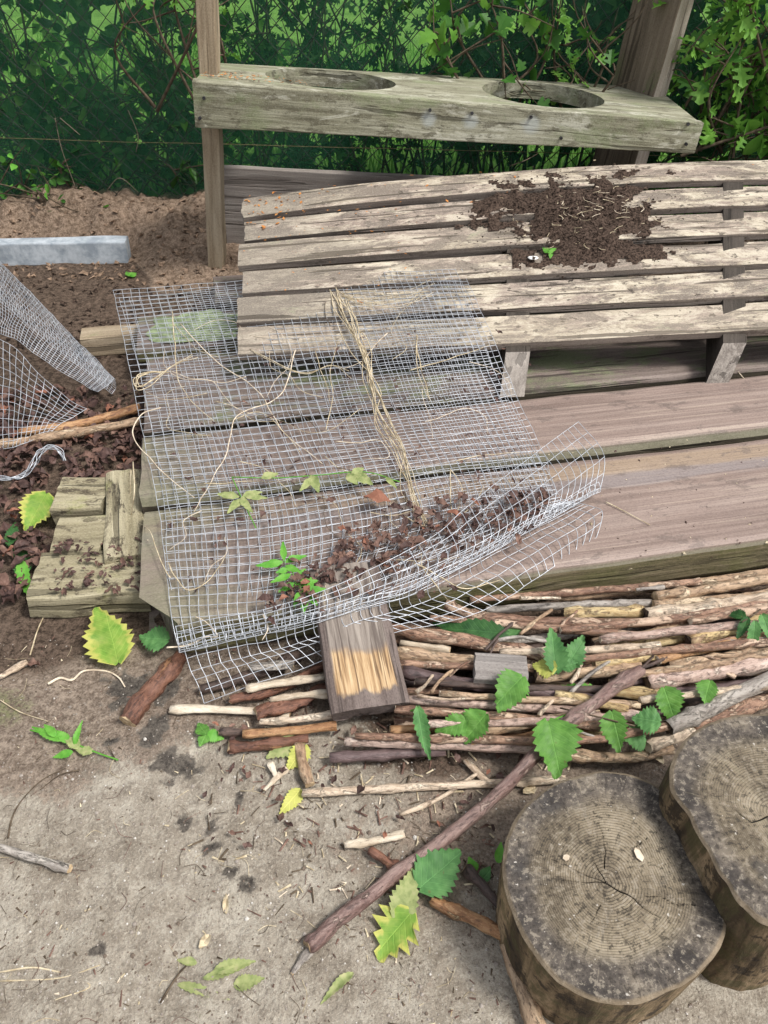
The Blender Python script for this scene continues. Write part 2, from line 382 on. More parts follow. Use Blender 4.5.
M['root'] = simple('pale_root', (.46, .37, .27), (.72, .62, .48), 60, .85, .2)
M['deadleaf'] = leafmat('dead_leaf', (.07, .04, .03), (.165, .095, .072), (.30, .19, .145), .12, .7, 45)
M['darkleaf'] = leafmat('dark_leaf', (.035, .02, .016), (.085, .048, .04), (.17, .105, .085), .08, .6, 40)
M['rustleaf'] = leafmat('rust_leaf', (.16, .065, .04), (.28, .125, .08), (.36, .19, .13), .15, .7, 30)
M['petal'] = leafmat('orange_petal', (.4, .14, .03), (.6, .25, .07), (.5, .33, .16), .25, .7, 60)
M['nettle'] = leafmat('nettle_green', (.075, .205, .035), (.14, .32, .06), (.2, .38, .10), .3, .5, 60, vein=.009)
M['nettle_blue'] = leafmat('nettle_deep', (.06, .17, .05), (.11, .265, .08), (.16, .33, .11), .25, .55, 60, vein=.009)
M['nettle_dark'] = leafmat('nettle_dark', (.02, .07, .02), (.04, .12, .03), (.06, .15, .04), .25, .55, 60, vein=.009)
M['nettle_lime'] = leafmat('yellowing_leaf', (.15, .31, .04), (.27, .41, .07), (.40, .46, .11), .3, .55, 60, vein=.01, edge=(.5, .5, .12))
M['nettle_yel'] = leafmat('yellow_leaf', (.42, .46, .1), (.55, .55, .14), (.5, .5, .16), .3, .6, 60, vein=.01)
M['weed'] = leafmat('weed_green', (.08, .3, .03), (.16, .42, .06), (.22, .46, .1), .35, .5, 50)
M['palegreen'] = leafmat('withered_green', (.17, .22, .075), (.33, .37, .15), (.44, .42, .22), .25, .7, 90)
M['ivy'] = leafmat('hedge_leaf', (.018, .06, .012), (.035, .105, .02), (.055, .14, .03), .35, .5, 9)
M['hedge_mid'] = leafmat('hedge_leaf_mid', (.03, .10, .014), (.06, .18, .028), (.09, .23, .045), .4, .5, 9)
M['haw'] = leafmat('hawthorn_leaf', (.085, .24, .03), (.18, .39, .06), (.28, .48, .11), .4, .45, 14)
M['branch'] = simple('twig_bark', (.05, .035, .022), (.12, .09, .06), 60, .9, .3)
M['rubber'] = simple('nail_steel', (.03, .03, .032), (.08, .08, .085), 60, .5, 0, .6)
M['lime_pale'] = simple('pale_mineral_stain', (.46, .49, .47), (.6, .62, .6), 60, .9, .1)
def bark(name, dark, mid, light, peel=None, peel_t=.56, rough=.52, spots=.6, spec=.45):
    m, nt, b = newmat(name); vec, co, rn = objvec(nt, 29)
    g1 = noi(nt, mapp(nt, vec, (22, 90, 90)), 1, 7, .75, .5); g2 = noi(nt, mapp(nt, vec, (16, 45, 45)), 1, 8, .76, .6); g3 = noi(nt, mapp(nt, vec, (90, 190, 190)), 1, 4, .65)
    g4 = noi(nt, mapp(nt, vec, (6, 28, 28)), 1, 5, .6)
    col = ramp(nt, g1, [(.4, dark), (.5, mid), (.6, light)])
    col = mix(nt, .4, col, ramp(nt, g4, [(.4, dark), (.5, mid), (.6, light)]))
    pf = rampf(nt, g2, peel_t - .02, peel_t + .02)
    if peel: col = mix(nt, mth(nt, 'MULTIPLY', pf, .9), col, peel)
    col = mix(nt, mth(nt, 'MULTIPLY', rampf(nt, g3, .56, .62), spots), col, tuple(c * .3 for c in dark))
    col = mix(nt, mth(nt, 'MULTIPLY', rampf(nt, g3, .44, .38), .4), col, light)
    col = mix(nt, mth(nt, 'MULTIPLY', rampf(nt, g2, .44, .38), .85), col, tuple(c * .45 for c in dark))
    col = mix(nt, mth(nt, 'MULTIPLY', rn, .25), col, tuple(c * .8 for c in mid))
    nt.links.new(col, b.inputs['Base Color']); b.inputs['Roughness'].default_value = rough; b.inputs['Specular IOR Level'].default_value = spec
    setbump(nt, b, mth(nt, 'ADD', g1, mth(nt, 'MULTIPLY', pf, -.6)), 1.0, .004)
    return m
B = {}
B['tan'] = bark('tan_bark', (.15, .088, .05), (.37, .245, .15), (.6, .44, .29), (.68, .54, .37))
B['red'] = bark('reddish_bark', (.09, .042, .027), (.26, .145, .092), (.48, .305, .205), (.62, .46, .33), .53)
B['purple'] = bark('purple_bark', (.06, .036, .034), (.12, .078, .074), (.22, .155, .145), (.3, .22, .19), .66, .45, .4, .5)
B['yellow'] = bark('yellow_wood', (.24, .14, .06), (.52, .38, .18), (.68, .56, .32), (.3, .19, .12), .55)
B['pale'] = bark('pale_bark', (.27, .18, .12), (.54, .42, .30), (.72, .60, .46), (.72, .62, .48))
B['pink'] = bark('pinkish_bark', (.19, .115, .09), (.43, .30, .24), (.62, .48, .40), (.68, .56, .46))
B['grey'] = bark('grey_bark', (.15, .125, .105), (.33, .29, .25), (.47, .43, .38), (.5, .45, .38))
B['orange'] = bark('orange_wood', (.17, .075, .03), (.37, .19, .085), (.52, .33, .17), (.5, .38, .22), .62)
B['dark'] = bark('dark_bark', (.03, .02, .016), (.075, .048, .038), (.14, .095, .075), (.2, .13, .09), .62)
B['white'] = bark('split_white_wood', (.36, .27, .18), (.6, .5, .37), (.74, .66, .53), (.3, .21, .14), .66, spots=.2)
B['diag'] = bark('smooth_red_bark', (.085, .042, .035), (.20, .12, .10), (.36, .255, .215), (.44, .33, .27), .57, .42, .4, .5)
B['rust'] = bark('rotten_bark', (.06, .025, .015), (.15, .065, .04), (.27, .13, .08), (.34, .17, .08), .6)

# ------------------------------------------------------------------ boards
def rrect(w, t, c, n=2):
    """rounded rectangle profile in (y,z), centred on y, top at 0"""
    pts = []
    for cx, cz, a0 in ((w / 2 - c, -c, 0), (-w / 2 + c, -c, 90), (-w / 2 + c, -t + c, 180), (w / 2 - c, -t + c, 270)):
        for k in range(n + 1):
            a = R_(a0 + 90 * k / n); pts.append((cx + c * math.cos(a), cz + c * math.sin(a)))
    return pts
def board(name, L, w, t, mat, Mx, parent=None, c=.004, wob=.0015, seed=0.0, seg=.03, warp=None, endmat=None, taper=None, edge_mat=None, mid=5, endrag=0.0):
    """board lying along local x from 0 to L, top face at z=0"""
    pr = rrect(w, t, c)
    # extra points along the long top side so it can be uneven
    prof = []
    for i, p in enumerate(pr):
        prof.append(p); q = pr[(i + 1) % len(pr)]
        dy = abs(q[0] - p[0])
        if dy > w * .4:
            for k in range(1, mid): prof.append((p[0] + (q[0] - p[0]) * k / mid, p[1] + (q[1] - p[1]) * k / mid))
    n = max(3, int(L / seg)); V = []; Fc = []; mi = []; K = len(prof)
    for i in range(n + 1):
        x = L * i / n
        for (y, z) in prof:
            sc_ = taper(i / n) if taper else 1
            dx = endrag * nz(y * 40, z * 40, seed + (7 if i else 0)) if i in (0, n) else 0
            v = Vector((x + dx, y * sc_ + wob * 1.6 * nz(x * 9, y * 3 + z * 20, seed), z + wob * nz(x * 8 + 5, y * 14, seed + 3)))
            if warp: v = warp(v, x / L)
            V.append(v)
    for i in range(n):
        for k in range(K):
            k2 = (k + 1) % K
            Fc.append([i * K + k, (i + 1) * K + k, (i + 1) * K + k2, i * K + k2])
            side = prof[k][1] < -c * 1.01 + 1e-6 and prof[k2][1] < -c * .99 + 1e-6
            mi.append(2 if (edge_mat and (prof[k][1] + prof[k2][1]) / 2 < -c * 1.2) else 0)
    Fc.append(list(range(K))); Fc.append([n * K + k for k in range(K)][::-1]); mi += [1, 1]
    mats = [mat, endmat or mat] + ([edge_mat] if edge_mat else [])
    return mk(name, V, Fc, mats, Mx, parent, mi)

# ground-level planks (all run along E1)
def plank(n0, n1, spx, slen, top, thick, mat, label, seed, edge=None, c=.012, z0=None):
    s0 = P(*spx, top).dot(E1); w = n1 - n0
    o = E1 * s0 + E2 * ((n0 + n1) / 2); o.z = top
    return tag(board('wooden_plank', slen, w, thick, mat, frame(o, E1, (0, 0, 1)), None, c, .002, seed, .04, endmat=M['deck_old'], edge_mat=edge, endrag=.006, warp=(lambda v, t: Vector((v.x + max(0, -v.y - .085) * 1.0 * max(0, 1 - v.x / .15), v.y, v.z))) if n0 < 1 else None), label, 'plank', 'wide planks of the low deck')
plank(.857, 1.150, (140, 590), 2.3, DZ, .085, M['deck_front'], 'front reddish brown plank, wide, with a mossy green front face above the sticks', 1.0, M['deck_edge'], .014)
plank(1.172, 1.388, (141, 470), 2.4, DZ + .008, .083, M['deck'], 'second brown plank from the sticks, rounded greenish edge under the pallet legs', 2.0, M['gap_shade'], .022)
plank(1.416, 1.728, (145, 398), 2.5, DZ + .004, .083, M['deck_old'], 'greyed plank in the shade under the front of the slatted pallet', 3.0, M['gap_shade'], .012)
plank(1.762, 1.95, (138, 335), 1.5, DZ + .004, .036, M['deck_old'], 'thin weathered board with a pale green patch under the mesh corner', 4.0, M['deck_edge'], .006)
plank(1.985, 2.16, (213, 275), 1.2, DZ + .01, .036, M['deck_old'], 'farthest greenish board, its end beside the left shelf post', 5.0, None, .005)
# pale green lichen film on the thin board: its own thin, irregular crust
lv = []; lf = []; q0 = P(138, 335, DZ).dot(E1)
c0 = E1 * (q0 + .16) + E2 * 1.86; ring = 40
lv.append(Vector((0, 0, .0035)))
for i in range(ring):
    a = 2 * math.pi * i / ring; r = 1 + .45 * nz(math.cos(a) * 2.6, math.sin(a) * 2, 3)
    lv.append(E1 * (.15 * r * math.cos(a)) + E2 * (.083 * r * math.sin(a)) + Vector((0, 0, .0025)))
for i in range(ring): lf.append([0, 1 + i, 1 + (i + 1) % ring])
mk('lichen_crust', lv, lf, simple('green_lichen', (.12, .15, .08), (.30, .36, .2), 45, .95, .4), Matrix.Translation((c0.x, c0.y, DZ + .0045)))
tag(bpy.data.objects['lichen_crust'], 'pale green algae crust on the thin board under the mesh', 'lichen')
# rail showing to the left behind the mesh
rl = P(82, 358, 0)
tag(board('wooden_rail', .75, .07, .052, M['post'], frame(Vector((rl.x, rl.y + .03, .055)), E1, (0, 0, 1)), None, .004, .002, 6.0, endmat=M['cut']), 'low tan wooden rail poking out left behind the mesh corner', 'rail')

# blocks at the left end of the planks
def quadboard(name, a, b, c, d, top, thick, mat, label, cat, group=None, along='x', ch=.006, seed=0.0):
    """board whose top face has pixel corners a (far left) b (far right) c (near right) d (near left)"""
    A, Bq, Cq, D = [P(*q, top) for q in (a, b, c, d)]
    mL, mR, mF, mN = (A + D) / 2, (Bq + Cq) / 2, (A + Bq) / 2, (D + Cq) / 2
    if along == 'x': o, x, L, w = mL, mR - mL, (mR - mL).length, ((A - D).length + (Bq - Cq).length) / 2
    else: o, x, L, w = mN, mF - mN, (mF - mN).length, ((A - Bq).length + (D - Cq).length) / 2
    return tag(board(name, L, w, thick, mat, frame(o, x, (0, 0, 1)), None, ch, .005, seed, .012, endmat=mat, endrag=.008, mid=8), label, cat, group)
quadboard('wooden_block', (58, 476), (106, 475), (106, 506), (56, 507), .06, .05, M['block'], 'short mossy wooden block, the farther of the pair left of the planks', 'block', 'mossy blocks left of the planks', seed=1)
quadboard('wooden_block', (55, 517), (105, 514), (104, 548), (54, 549), .058, .05, M['block'], 'short mossy wooden block, the nearer of the pair left of the planks', 'block', 'mossy blocks left of the planks', seed=2)
quadboard('wooden_board', (105, 471), (144, 469), (146, 556), (105, 556), .062, .06, M['block'], 'mossy board running back between the short blocks and the planks', 'board', along='y', seed=3)
quadboard('timber_beam', (40, 552), (150, 548), (150, 592), (28, 599), .05, .048, M['block'], 'mossy squared timber with a dirt covered top at the left of the planks', 'timber', seed=4, ch=.004)
# offcut with the pale patch, lying from the plank down onto the sticks
def offcut():
    m = wood('offcut_wood', (.07, .052, .045), (.135, .105, .092), (.21, .17, .15), bump=.6, fine=70)
    nt = m.node_tree; b = nt.nodes['Principled BSDF']; old = b.inputs['Base Color'].links[0].from_socket
    co = nd(nt, 'ShaderNodeTexCoord').outputs['Object']; sp = nd(nt, 'ShaderNodeSeparateXYZ', {0: co})
    e = mth(nt, 'ADD', sp.outputs[0], mth(nt, 'MULTIPLY', mth(nt, 'SUBTRACT', noi(nt, mapp(nt, co, (14, 38, 1)), 1, 6, .6), .5), .05))
    g = noi(nt, mapp(nt, co, (6, 130, 130)), 1, 5, .7)
    fresh = ramp(nt, g, [(.38, (.22, .13, .065)), (.5, (.42, .285, .155)), (.64, (.56, .42, .26))])
    aged = ramp(nt, g, [(.32, (.11, .09, .075)), (.5, (.23, .195, .165)), (.7, (.34, .30, .255))])
    gk = noi(nt, mapp(nt, co, (3, 110, 110), (5, 2, 2)), 1, 3, .6)
    fresh = mix(nt, mth(nt, 'MULTIPLY', rampf(nt, gk, .42, .37), .8), fresh, (.1, .06, .035)); aged = mix(nt, mth(nt, 'MULTIPLY', rampf(nt, gk, .43, .37), .8), aged, (.09, .07, .06))
    f1 = mth(nt, 'MULTIPLY', rampf(nt, e, .020, .029), rampf(nt, e, .108, .084))
    ay = mth(nt, 'ADD', mth(nt, 'ABSOLUTE', sp.outputs[1]), mth(nt, 'MULTIPLY', mth(nt, 'SUBTRACT', g, .5), .012))
    inside = rampf(nt, ay, .048, .042); topf = rampf(nt, sp.outputs[2], -.004, -.002)
    col = mix(nt, mth(nt, 'MULTIPLY', mth(nt, 'MULTIPLY', f1, inside), topf), old, fresh)
    col = mix(nt, mth(nt, 'MULTIPLY', mth(nt, 'MULTIPLY', rampf(nt, e, .084, .108), inside), topf), col, aged)
    nt.links.new(col, b.inputs['Base Color'])
    near = P(371, 706, .062); far = P(350, 600, .098)
    w = 80 / F * depth(near)
    tag(board('wooden_offcut', (far - near).length + .07, w, .032, m, frame(near, far - near, (0, 0, 1)), None, .006, .003, 3.3, .008, endmat=m, endrag=.006, mid=10), 'brown timber offcut with a bare yellow patch, jutting out under the mesh', 'offcut')
offcut()
quadboard('grey_wood_block', (477, 652), (529, 657), (525, 683), (472, 678), .072, .03, M['greyblock'], 'small flat grey wooden block lying on the stick pile', 'block', seed=5, ch=.002)
# concrete kerb
ka, kb = P(-90, 268, 0), P(128, 263, 0)
kx = (kb - ka)
ko = board('concrete_kerb', kx.length, .055, .075, M['concrete'], frame(Vector((ka.x, ka.y + .028, .07)), kx, (0, 0, 1)), None, .005, .003, 9.0, .02, endrag=.006)
tag(ko, 'pale bluish concrete kerb lying in front of the dirt mound', 'kerb')

# ------------------------------------------------------------------ slatted pallet
pr = empty('slatted_pallet', (PNL.x, PNL.y, DZ)); tag(pr, 'bleached slatted wooden pallet lying tilted on the brown planks', 'pallet')
UM = 1.75
for k in range(6):
    v0 = k / 6 + .004; v1 = (k + 1) / 6 - (.022 if k not in (2, 4) else .032); vm = (v0 + v1) / 2
    o = pal(0, vm); e = pal(1, vm); x = e - o; acr = (pal(0, v1) - pal(0, v0)); up = x.cross(acr).normalized()
    off = [0, -.004, .006, -.008, .004, -.003][k]
    o = o + x.normalized() * off
    L = x.length * UM; Mx = frame(o, x, up)
    w0 = (pal(0, v1) - pal(0, v0)).length; w1 = (pal(1, v1) - pal(1, v0)).length
    def warp(v, t, vm=vm, w0=w0, w1=w1, k=k):
        u = t * UM
        b_ = (vm * .024 - (1 - vm) * .006) * 4 * u * (1 - u) if u < 1 else 0
        v = v.copy(); v.y *= 1 + (w1 / w0 - 1) * u; v.z += b_ + .003 * nz(u * 3, k * 5.1); 
        v.y += .0014 * nz(u * 2.2, k * 3.3, 5); return v
    board('slat', L, w0, .019, M['slat'], Mx, pr, .0018, .0010, k * 4.7 + 1, .012, warp, M['slat_under'], mid=8, endrag=.006, edge_mat=M['slat_edge'])
for (bx, by, tx, ty, w) in ((512, 397, 518, 352, 25), (717, 384, 735, 343, 24)):
    b0 = P(bx, by, DZ + .005); u = (b0.x + .333) / 1.213
    t0 = pal(u, .03); t0.z -= .017
    tl = P(tx, ty, t0.z)
    # joist: its near end leans as in the photo, then it runs back under the slats
    back = (pal(u, .98) - pal(u, .03)); wd = w / F * depth(b0)
    mb = MB(); sx = Vector((1, .11, 0)).normalized() * wd / 2
    near = [b0 - sx, b0 + sx, tl + sx, tl - sx]; far_top = tl + back; far = [far_top - sx + (b0 - tl), far_top + sx + (b0 - tl), far_top + sx, far_top - sx]
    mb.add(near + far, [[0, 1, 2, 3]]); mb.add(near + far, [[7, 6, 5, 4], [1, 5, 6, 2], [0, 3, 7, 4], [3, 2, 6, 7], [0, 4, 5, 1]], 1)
    mb.build('joist', [M['slat_under'], M['joist_shaded']], frame(tl, back, (0, 0, 1)), pr)
# rear supports resting on the ground so the raised back stands on something
for u in (.12, 1.3):
    t0 = pal(min(u, 1), .9) if u <= 1 else pal(1, .9) + (pal(1, .9) - pal(0, .9)) * (u - 1)
    mb = MB(); a = .03; h = t0.z - .03
    mb.add([t0 + Vector((sx_ * a, sy * a, -.03 if zz else -t0.z)) for zz in (0, 1) for sx_, sy in ((-1, -1), (1, -1), (1, 1), (-1, 1))],
           [[3, 2, 1, 0], [4, 5, 6, 7], [0, 1, 5, 4], [1, 2, 6, 5], [2, 3, 7, 6], [3, 0, 4, 7]])
    mb.build('rear_leg', M['slat_under'], None, pr)

# compost heap on the pallet
def heap():
    V = []; Fc = []; idx = {}; nu, nv = 110, 70
    def mask(u, v):
        du = (u - .66) / .135; dv = (v - .60) / .30
        d2 = math.hypot((u - .53) / .12, (v - .72) / .15)
        d = math.hypot(du, dv); d = -math.log(math.exp(-6 * d) + math.exp(-6 * d2)) / 6
        d = d + .4 * nz(u * 2, v, 6, 22) + .6 * fbm(u * 1.8, v, 0, 6, 4) + .1 * nz(u * 2, v, 1, 40)
        return d
    for j in range(nv):
        for i in range(nu):
            u = .38 + .46 * i / nu; v = .3 + .68 * j / nv; d = mask(u, v)
            if d < 1.05 and not ((v * 6) % 1 > .86 and d > .7):
                p = pal(u, v); fr = (v * 6) % 1; gap = -.010 if fr > .84 else 0
                idx[i, j] = len(V); p.z += .0015 + gap * .4 * (d > .3) + .017 * sst(1.0, .2, d) * (.45 + .9 * abs(fbm(u * 2, v, 2, 14, 4))) + .003 * nz(u * 2, v, 2, 75)
                V.append(p)
    for (i, j), a in idx.items():
        q = [(i, j), (i + 1, j), (i + 1, j + 1), (i, j + 1)]
        if all(t in idx for t in q): Fc.append([idx[t] for t in q])
    mb = MB(); mb.add(V, Fc)
    root = mb.build('soil_heap', M['soil'], smooth=True); tag(root, 'dark crumbly compost spilled over the pallet slats', 'soil', kind='stuff')
    tw = MB(); cr_ = MB(); wh = MB()
    for _ in range(1500):
        u = random.gauss(.63, .10); v = random.gauss(.63, .15)
        if mask(u, v) > 1.7 or not .3 < v < .98: continue
        p = pal(u, v) + Vector((0, 0, .014)); s = random.uniform(.0012, .006)
        if mask(u, v) > .9: p.z -= .0125; s *= .7
        cr_.add([p + Vector((random.uniform(-1, 1), random.uniform(-1, 1), random.uniform(-.4, .8))) * s for _ in range(5)], [[0, 1, 2], [0, 2, 3], [1, 2, 4], [0, 1, 4], [2, 3, 4]])
    for _ in range(85):
        u = random.gauss(.655, .075); v = random.gauss(.63, .12)
        if mask(u, v) > 1.2: continue
        p = pal(u, v) + Vector((0, 0, .016)); a = random.uniform(0, 6.28); l = random.uniform(.008, .034); d = Vector((math.cos(a), math.sin(a), random.uniform(-.1, .45)))
        side = Vector((-d.y, d.x, 0)) * random.uniform(-.3, .3)
        (wh if random.random() < .35 else tw).add(*tube(cr([p, p + d * l * .5 + side * l, p + d * l], 3), random.uniform(.0004, .001), 4))
    cr_.build('crumb', M['soil'], None, root)['kind'] = 'stuff'; tw.build('fibre', M['vine'], None, root)['kind'] = 'stuff'; wh.build('pale_fibre', M['root'], None, root)['kind'] = 'stuff'
heap()
def palpx(px, py, off=.0):
    return on(px, py, off)
# chalky white lump beside the compost, tiny seedling
def lump(name, px, py, r, mat, off=.003, flat=.35, seed=0):
    p = on(px, py, off); V = []; Fc = []; n = 12; k = 5
    for j in range(k):
        for i in range(n):
            a = 2 * math.pi * i / n; ph = (math.pi / 2) * j / (k - 1); rr = r * (1 + .35 * nz(math.cos(a) * 2, math.sin(a) * 2, seed + j * .3))
            V.append((math.cos(a) * math.cos(ph) * rr, math.sin(a) * math.cos(ph) * rr * .8, math.sin(ph) * r * flat))
    for j in range(k - 1):
        for i in range(n): Fc.append([j * n + i, j * n + (i + 1) % n, (j + 1) * n + (i + 1) % n, (j + 1) * n + i])
    return mk(name, V, Fc, mat, Matrix.Translation(p), smooth=True)
tag(lump('chalk_lump', 533, 258, .013, simple('chalk', (.7, .68, .64), (.82, .8, .76), 60, .95, .3), .012, .3, 2), 'small chalky white lump beside the compost on the pallet', 'lump')

# ------------------------------------------------------------------ leaves
def leafmesh(L, W, teeth=9, fold=.25, curl=.1, seed=0.0, tooth=.16, base=.12):
    """serrated leaf along +x, folded along the midrib; returns verts, faces, edge attribute"""
    V = []; Fc = []; E = []; n = teeth * 2; asy = random.uniform(.86, 1.14); bendy = random.uniform(-.14, .14)
    for i in range(n + 1):
        t = i / n
        w = W * .5 * (math.sin(math.pi * (t ** .72) * .98 + .03)) ** .8 * (1.16 - .5 * t)
        if t < .01: w = W * .5 * base
        elif t < .09: w = max(w, W * .33)
        ta, tb = tooth * random.uniform(.6, 1.4), tooth * random.uniform(.6, 1.4)
        tw = w * asy * (1 + (ta if i % 2 else -ta * .55)) if 0 < i < n else w
        tw2 = w * (2 - asy) * (1 + (tb if i % 2 else -tb * .55)) if 0 < i < n else w
        sh = L / n * (.5 if i % 2 else 0)
        z0 = -curl * L * t * t + .05 * L * nz(t * 2.5, seed)
        wl = .16 * W * nz(t * 5, seed, 3); wr = .16 * W * nz(t * 5, seed, 8)
        back = -.06 * L if i == 0 else 0
        V += [(L * t, 0, z0), (L * t + back * .5, w * .55, z0 + fold * w * .55 + .05 * W * math.sin(i * 1.57) * .4), (L * t + sh + back, tw, z0 + fold * w * .9 + wl),
              (L * t + back * .5, -w * .55, z0 + fold * w * .55 + .05 * W * math.sin(i * 1.57) * .4), (L * t + sh + back, -tw2, z0 + fold * w * .9 + wr)]
        E += [.0, .4, 1.0, .4, 1.0]
        V[-5:] = [(a_, b_ + bendy * L * t * t, c_) for a_, b_, c_ in V[-5:]]
    for i in range(n):
        a, b = i * 5, (i + 1) * 5
        Fc += [[a, b, b + 1, a + 1], [a + 1, b + 1, b + 2, a + 2], [b, a, a + 3, b + 3], [b + 3, a + 3, a + 4, b + 4]]
    return V, Fc, E
def leaf(name, bpx, tpx, wpx, mat, label=None, cat='leaf', group=None, parent=None, off=(.02, .02), fold=.25, curl=.12, teeth=9, up=None, seed=None, tooth=.16, stem=True):
    b = on(*bpx, off[0]); t = on(*tpx, off[1]); L = (t - b).length
    W = wpx / F * depth(b.lerp(t, .5)); seed = random.uniform(0, 50) if seed is None else seed
    V, Fc, E = leafmesh(L, W, teeth, fold, curl, seed, tooth)
    view = (EYE - b).normalized()
    Mx = frame(b, t - b, up or (view * .6 + Vector((0, 0, .6)) + Vector((random.uniform(-.2, .2), random.uniform(-.2, .2), 0))))
    o = mk(name, V, Fc, M[mat], Mx, parent, smooth=True, attrs={'edge': E})
    if parent is None: tag(o, label, cat, group)
    return o
def stemtube(name, pxs, r, mat, parent=None, off=.012):
    pts = [on(p[0], p[1], p[2] if len(p) > 2 else off) for p in pxs]
    mb = MB(); mb.add(*tube(cr(pts, 5), r, 5)); return mb.build(name, mat, None, parent, True)

# ------------------------------------------------------------------ sticks
def stick(pxs, dpx, kind, label, group=None, name='stick', endk=('cut', 'cut'), wav=.3, knots=2, taper=(1, 1), flat=1.0, rnd=.25):
    pts = [P(a, b, z) for a, b, z in pxs]
    Ln = sum((pts[i + 1] - pts[i]).length for i in range(len(pts) - 1))
    if group == G: dpx *= .86
    r0 = dpx / 2 / F * depth(pts[len(pts) // 2]); seed = random.uniform(0, 99)
    sm = cr(pts, max(6, int(Ln / .012 / (len(pts) - 1)))); n = len(sm)
    d0 = (pts[-1] - pts[0]).normalized(); sd = Vector((-d0.y, d0.x, 0))
    ks = [random.random() for _ in range(knots)]
    out = []
    for i, p in enumerate(sm):
        t = i / (n - 1)
        out.append(p + sd * r0 * wav * nz(t * Ln * 22, seed) + Vector((0, 0, r0 * wav * .6 * nz(t * Ln * 20, seed, 5))))
    def rad(t):
        r = r0 * (taper[0] + (taper[1] - taper[0]) * t) * (1 + .10 * nz(t * Ln * 40, seed, 2))
        for k in ks: r *= 1 + .32 * math.exp(-((t - k) * Ln / .008) ** 2)
        return r
    v, f = tube(out, rad, 12, True, rnd, seed)
    if flat != 1.0:
        for i in range(len(v)):
            c = out[i // 12]; v[i] = c + Vector((v[i].x - c.x, v[i].y - c.y, (v[i].z - c.z) * flat))
    # roughen the ends
    if kind in ('rust', 'dark', 'tan', 'red'):
        am = r0 * (.35 if kind == 'rust' else .14)
        v = [q + Vector((nz(q.x, q.y, q.z * 3, 90), nz(q.x, q.y, q.z * 3 + 5, 90), nz(q.x, q.y, q.z * 3 + 9, 90))) * am for q in v]
    for e in (0, n - 1):
        for k in range(12): v[e * 12 + k] = v[e * 12 + k] + d0 * r0 * .45 * nz(k * .7, e, seed)
    Mx = frame(pts[0], pts[-1] - pts[0], (0, 0, 1)); Mi = Mx.inverted()
    mi = [0] * (len(f) - 2) + [1, 2]
    o = mk(name, [Mi @ q for q in v], f, [B[kind], M.get(endk[0]) or B[endk[0]], M.get(endk[1]) or B[endk[1]]], Mx, None, mi, [True] * (len(f) - 2) + [False, False])
    return tag(o, label, 'stick', group)
G = 'sticks piled in front of the planks'
def S(pxs, d, kind, label, **k):
    z = k.pop('z', .04)
    return stick([(p[0], p[1], p[2] if len(p) > 2 else z) for p in pxs], d, kind, label, G, **k)
S([(560, 598), (680, 585), (800, 568)], 10, 'tan', 'brown stick lying tight against the mossy face of the front plank', z=.03)
S([(655, 597), (720, 588), (800, 573)], 12, 'tan', 'pale tan stick, second from the front plank, starting beside a thin grey twig', z=.045)
S([(486, 610), (560, 606), (652, 603)], 9, 'grey', 'long straight greyish stick just below the mossy plank face', z=.035)
S([(653, 605), (740, 598), (800, 588)], 12, 'tan', 'tan stick in line with the greyish one, above the thick peeled stick', z=.04)
S([(563, 613), (643, 612)], 14, 'yellow', 'short thick golden stick with flaky bark and a dark cut left end', z=.05, endk=('cutdark', 'cut'), wav=.1)
S([(645, 615), (700, 610), (740, 603), (800, 596)], 18, 'pale', 'thick cream peeled stick, its dark cut end meeting the short golden stick', z=.058, endk=('cutdark', 'cut'))
S([(446, 604, .055), (470, 614, .05), (514, 620), (600, 623), (692, 622)], 12, 'red', 'long reddish stick with white flecks below the short golden stick', z=.05)
S([(500, 643), (600, 631), (640, 626)], 8, 'grey', 'thin pale grey stick slanting above the nettle seedling', z=.035)
S([(592, 644), (660, 633), (705, 626)], 14, 'tan', 'tan stick with a black cut left end right of the nettle seedling', z=.045, endk=('cutdark', 'cut'))
S([(592, 653), (640, 645), (690, 636)], 13, 'yellow', 'greenish yellow stick under the tan one with the black cut end', z=.04)
S([(688, 641), (734, 629), (800, 612)], 15, 'yellow', 'yellow peeled stick with a hollow dark end beside flaky brown bark', z=.055, endk=('cutdark', 'cut'))
S([(657, 661), (675, 655), (743, 641), (800, 630)], 12, 'orange', 'orange pink stick ending left in a broken white tip', z=.055, endk=('root', 'cut'))
S([(594, 664), (646, 657), (680, 650)], 14, 'yellow', 'short pale yellow stub with grey bark at its right', z=.055, taper=(1, .8))
S([(669, 668), (748, 654), (800, 642)], 15, 'tan', 'mottled tan stick directly above the long pinkish knotted one', z=.05, endk=('cutdark', 'cut'))
S([(646, 683), (700, 675), (800, 657)], 17, 'pink', 'long pale pinkish stick with knots and a dark cut left end', z=.06, endk=('cutdark', 'cut'), knots=4)
S([(610, 684), (655, 679)], 11, 'purple', 'short dark purple stick left of the long pinkish knotted one', z=.05)
S([(606, 691), (664, 694)], 12, 'yellow', 'bright yellow barkless stick left of the upper nettle leaf pair', z=.05)
S([(660, 694), (720, 688), (800, 676)], 12, 'purple', 'purple brown stick under the long pinkish knotted one', z=.042)
S([(590, 706), (640, 704), (710, 699)], 12, 'dark', 'dark brown stick low in the pile above the grey lichen stick', z=.035)
S([(668, 728, .055), (720, 703, .06), (800, 664, .065)], 18, 'grey', 'thick grey lichen covered stick sloping up right from the rear stump', z=.06, endk=('cutdark', 'cut'))
S([(690, 726), (740, 708), (800, 690)], 15, 'red', 'reddish brown stick wedged between the grey lichen stick and rear stump', z=.04)
S([(402, 672, .05), (470, 684), (520, 690), (580, 698), (628, 710)], 13, 'purple', 'long purplish stick under the grey block, yellowing toward its right end', z=.05)
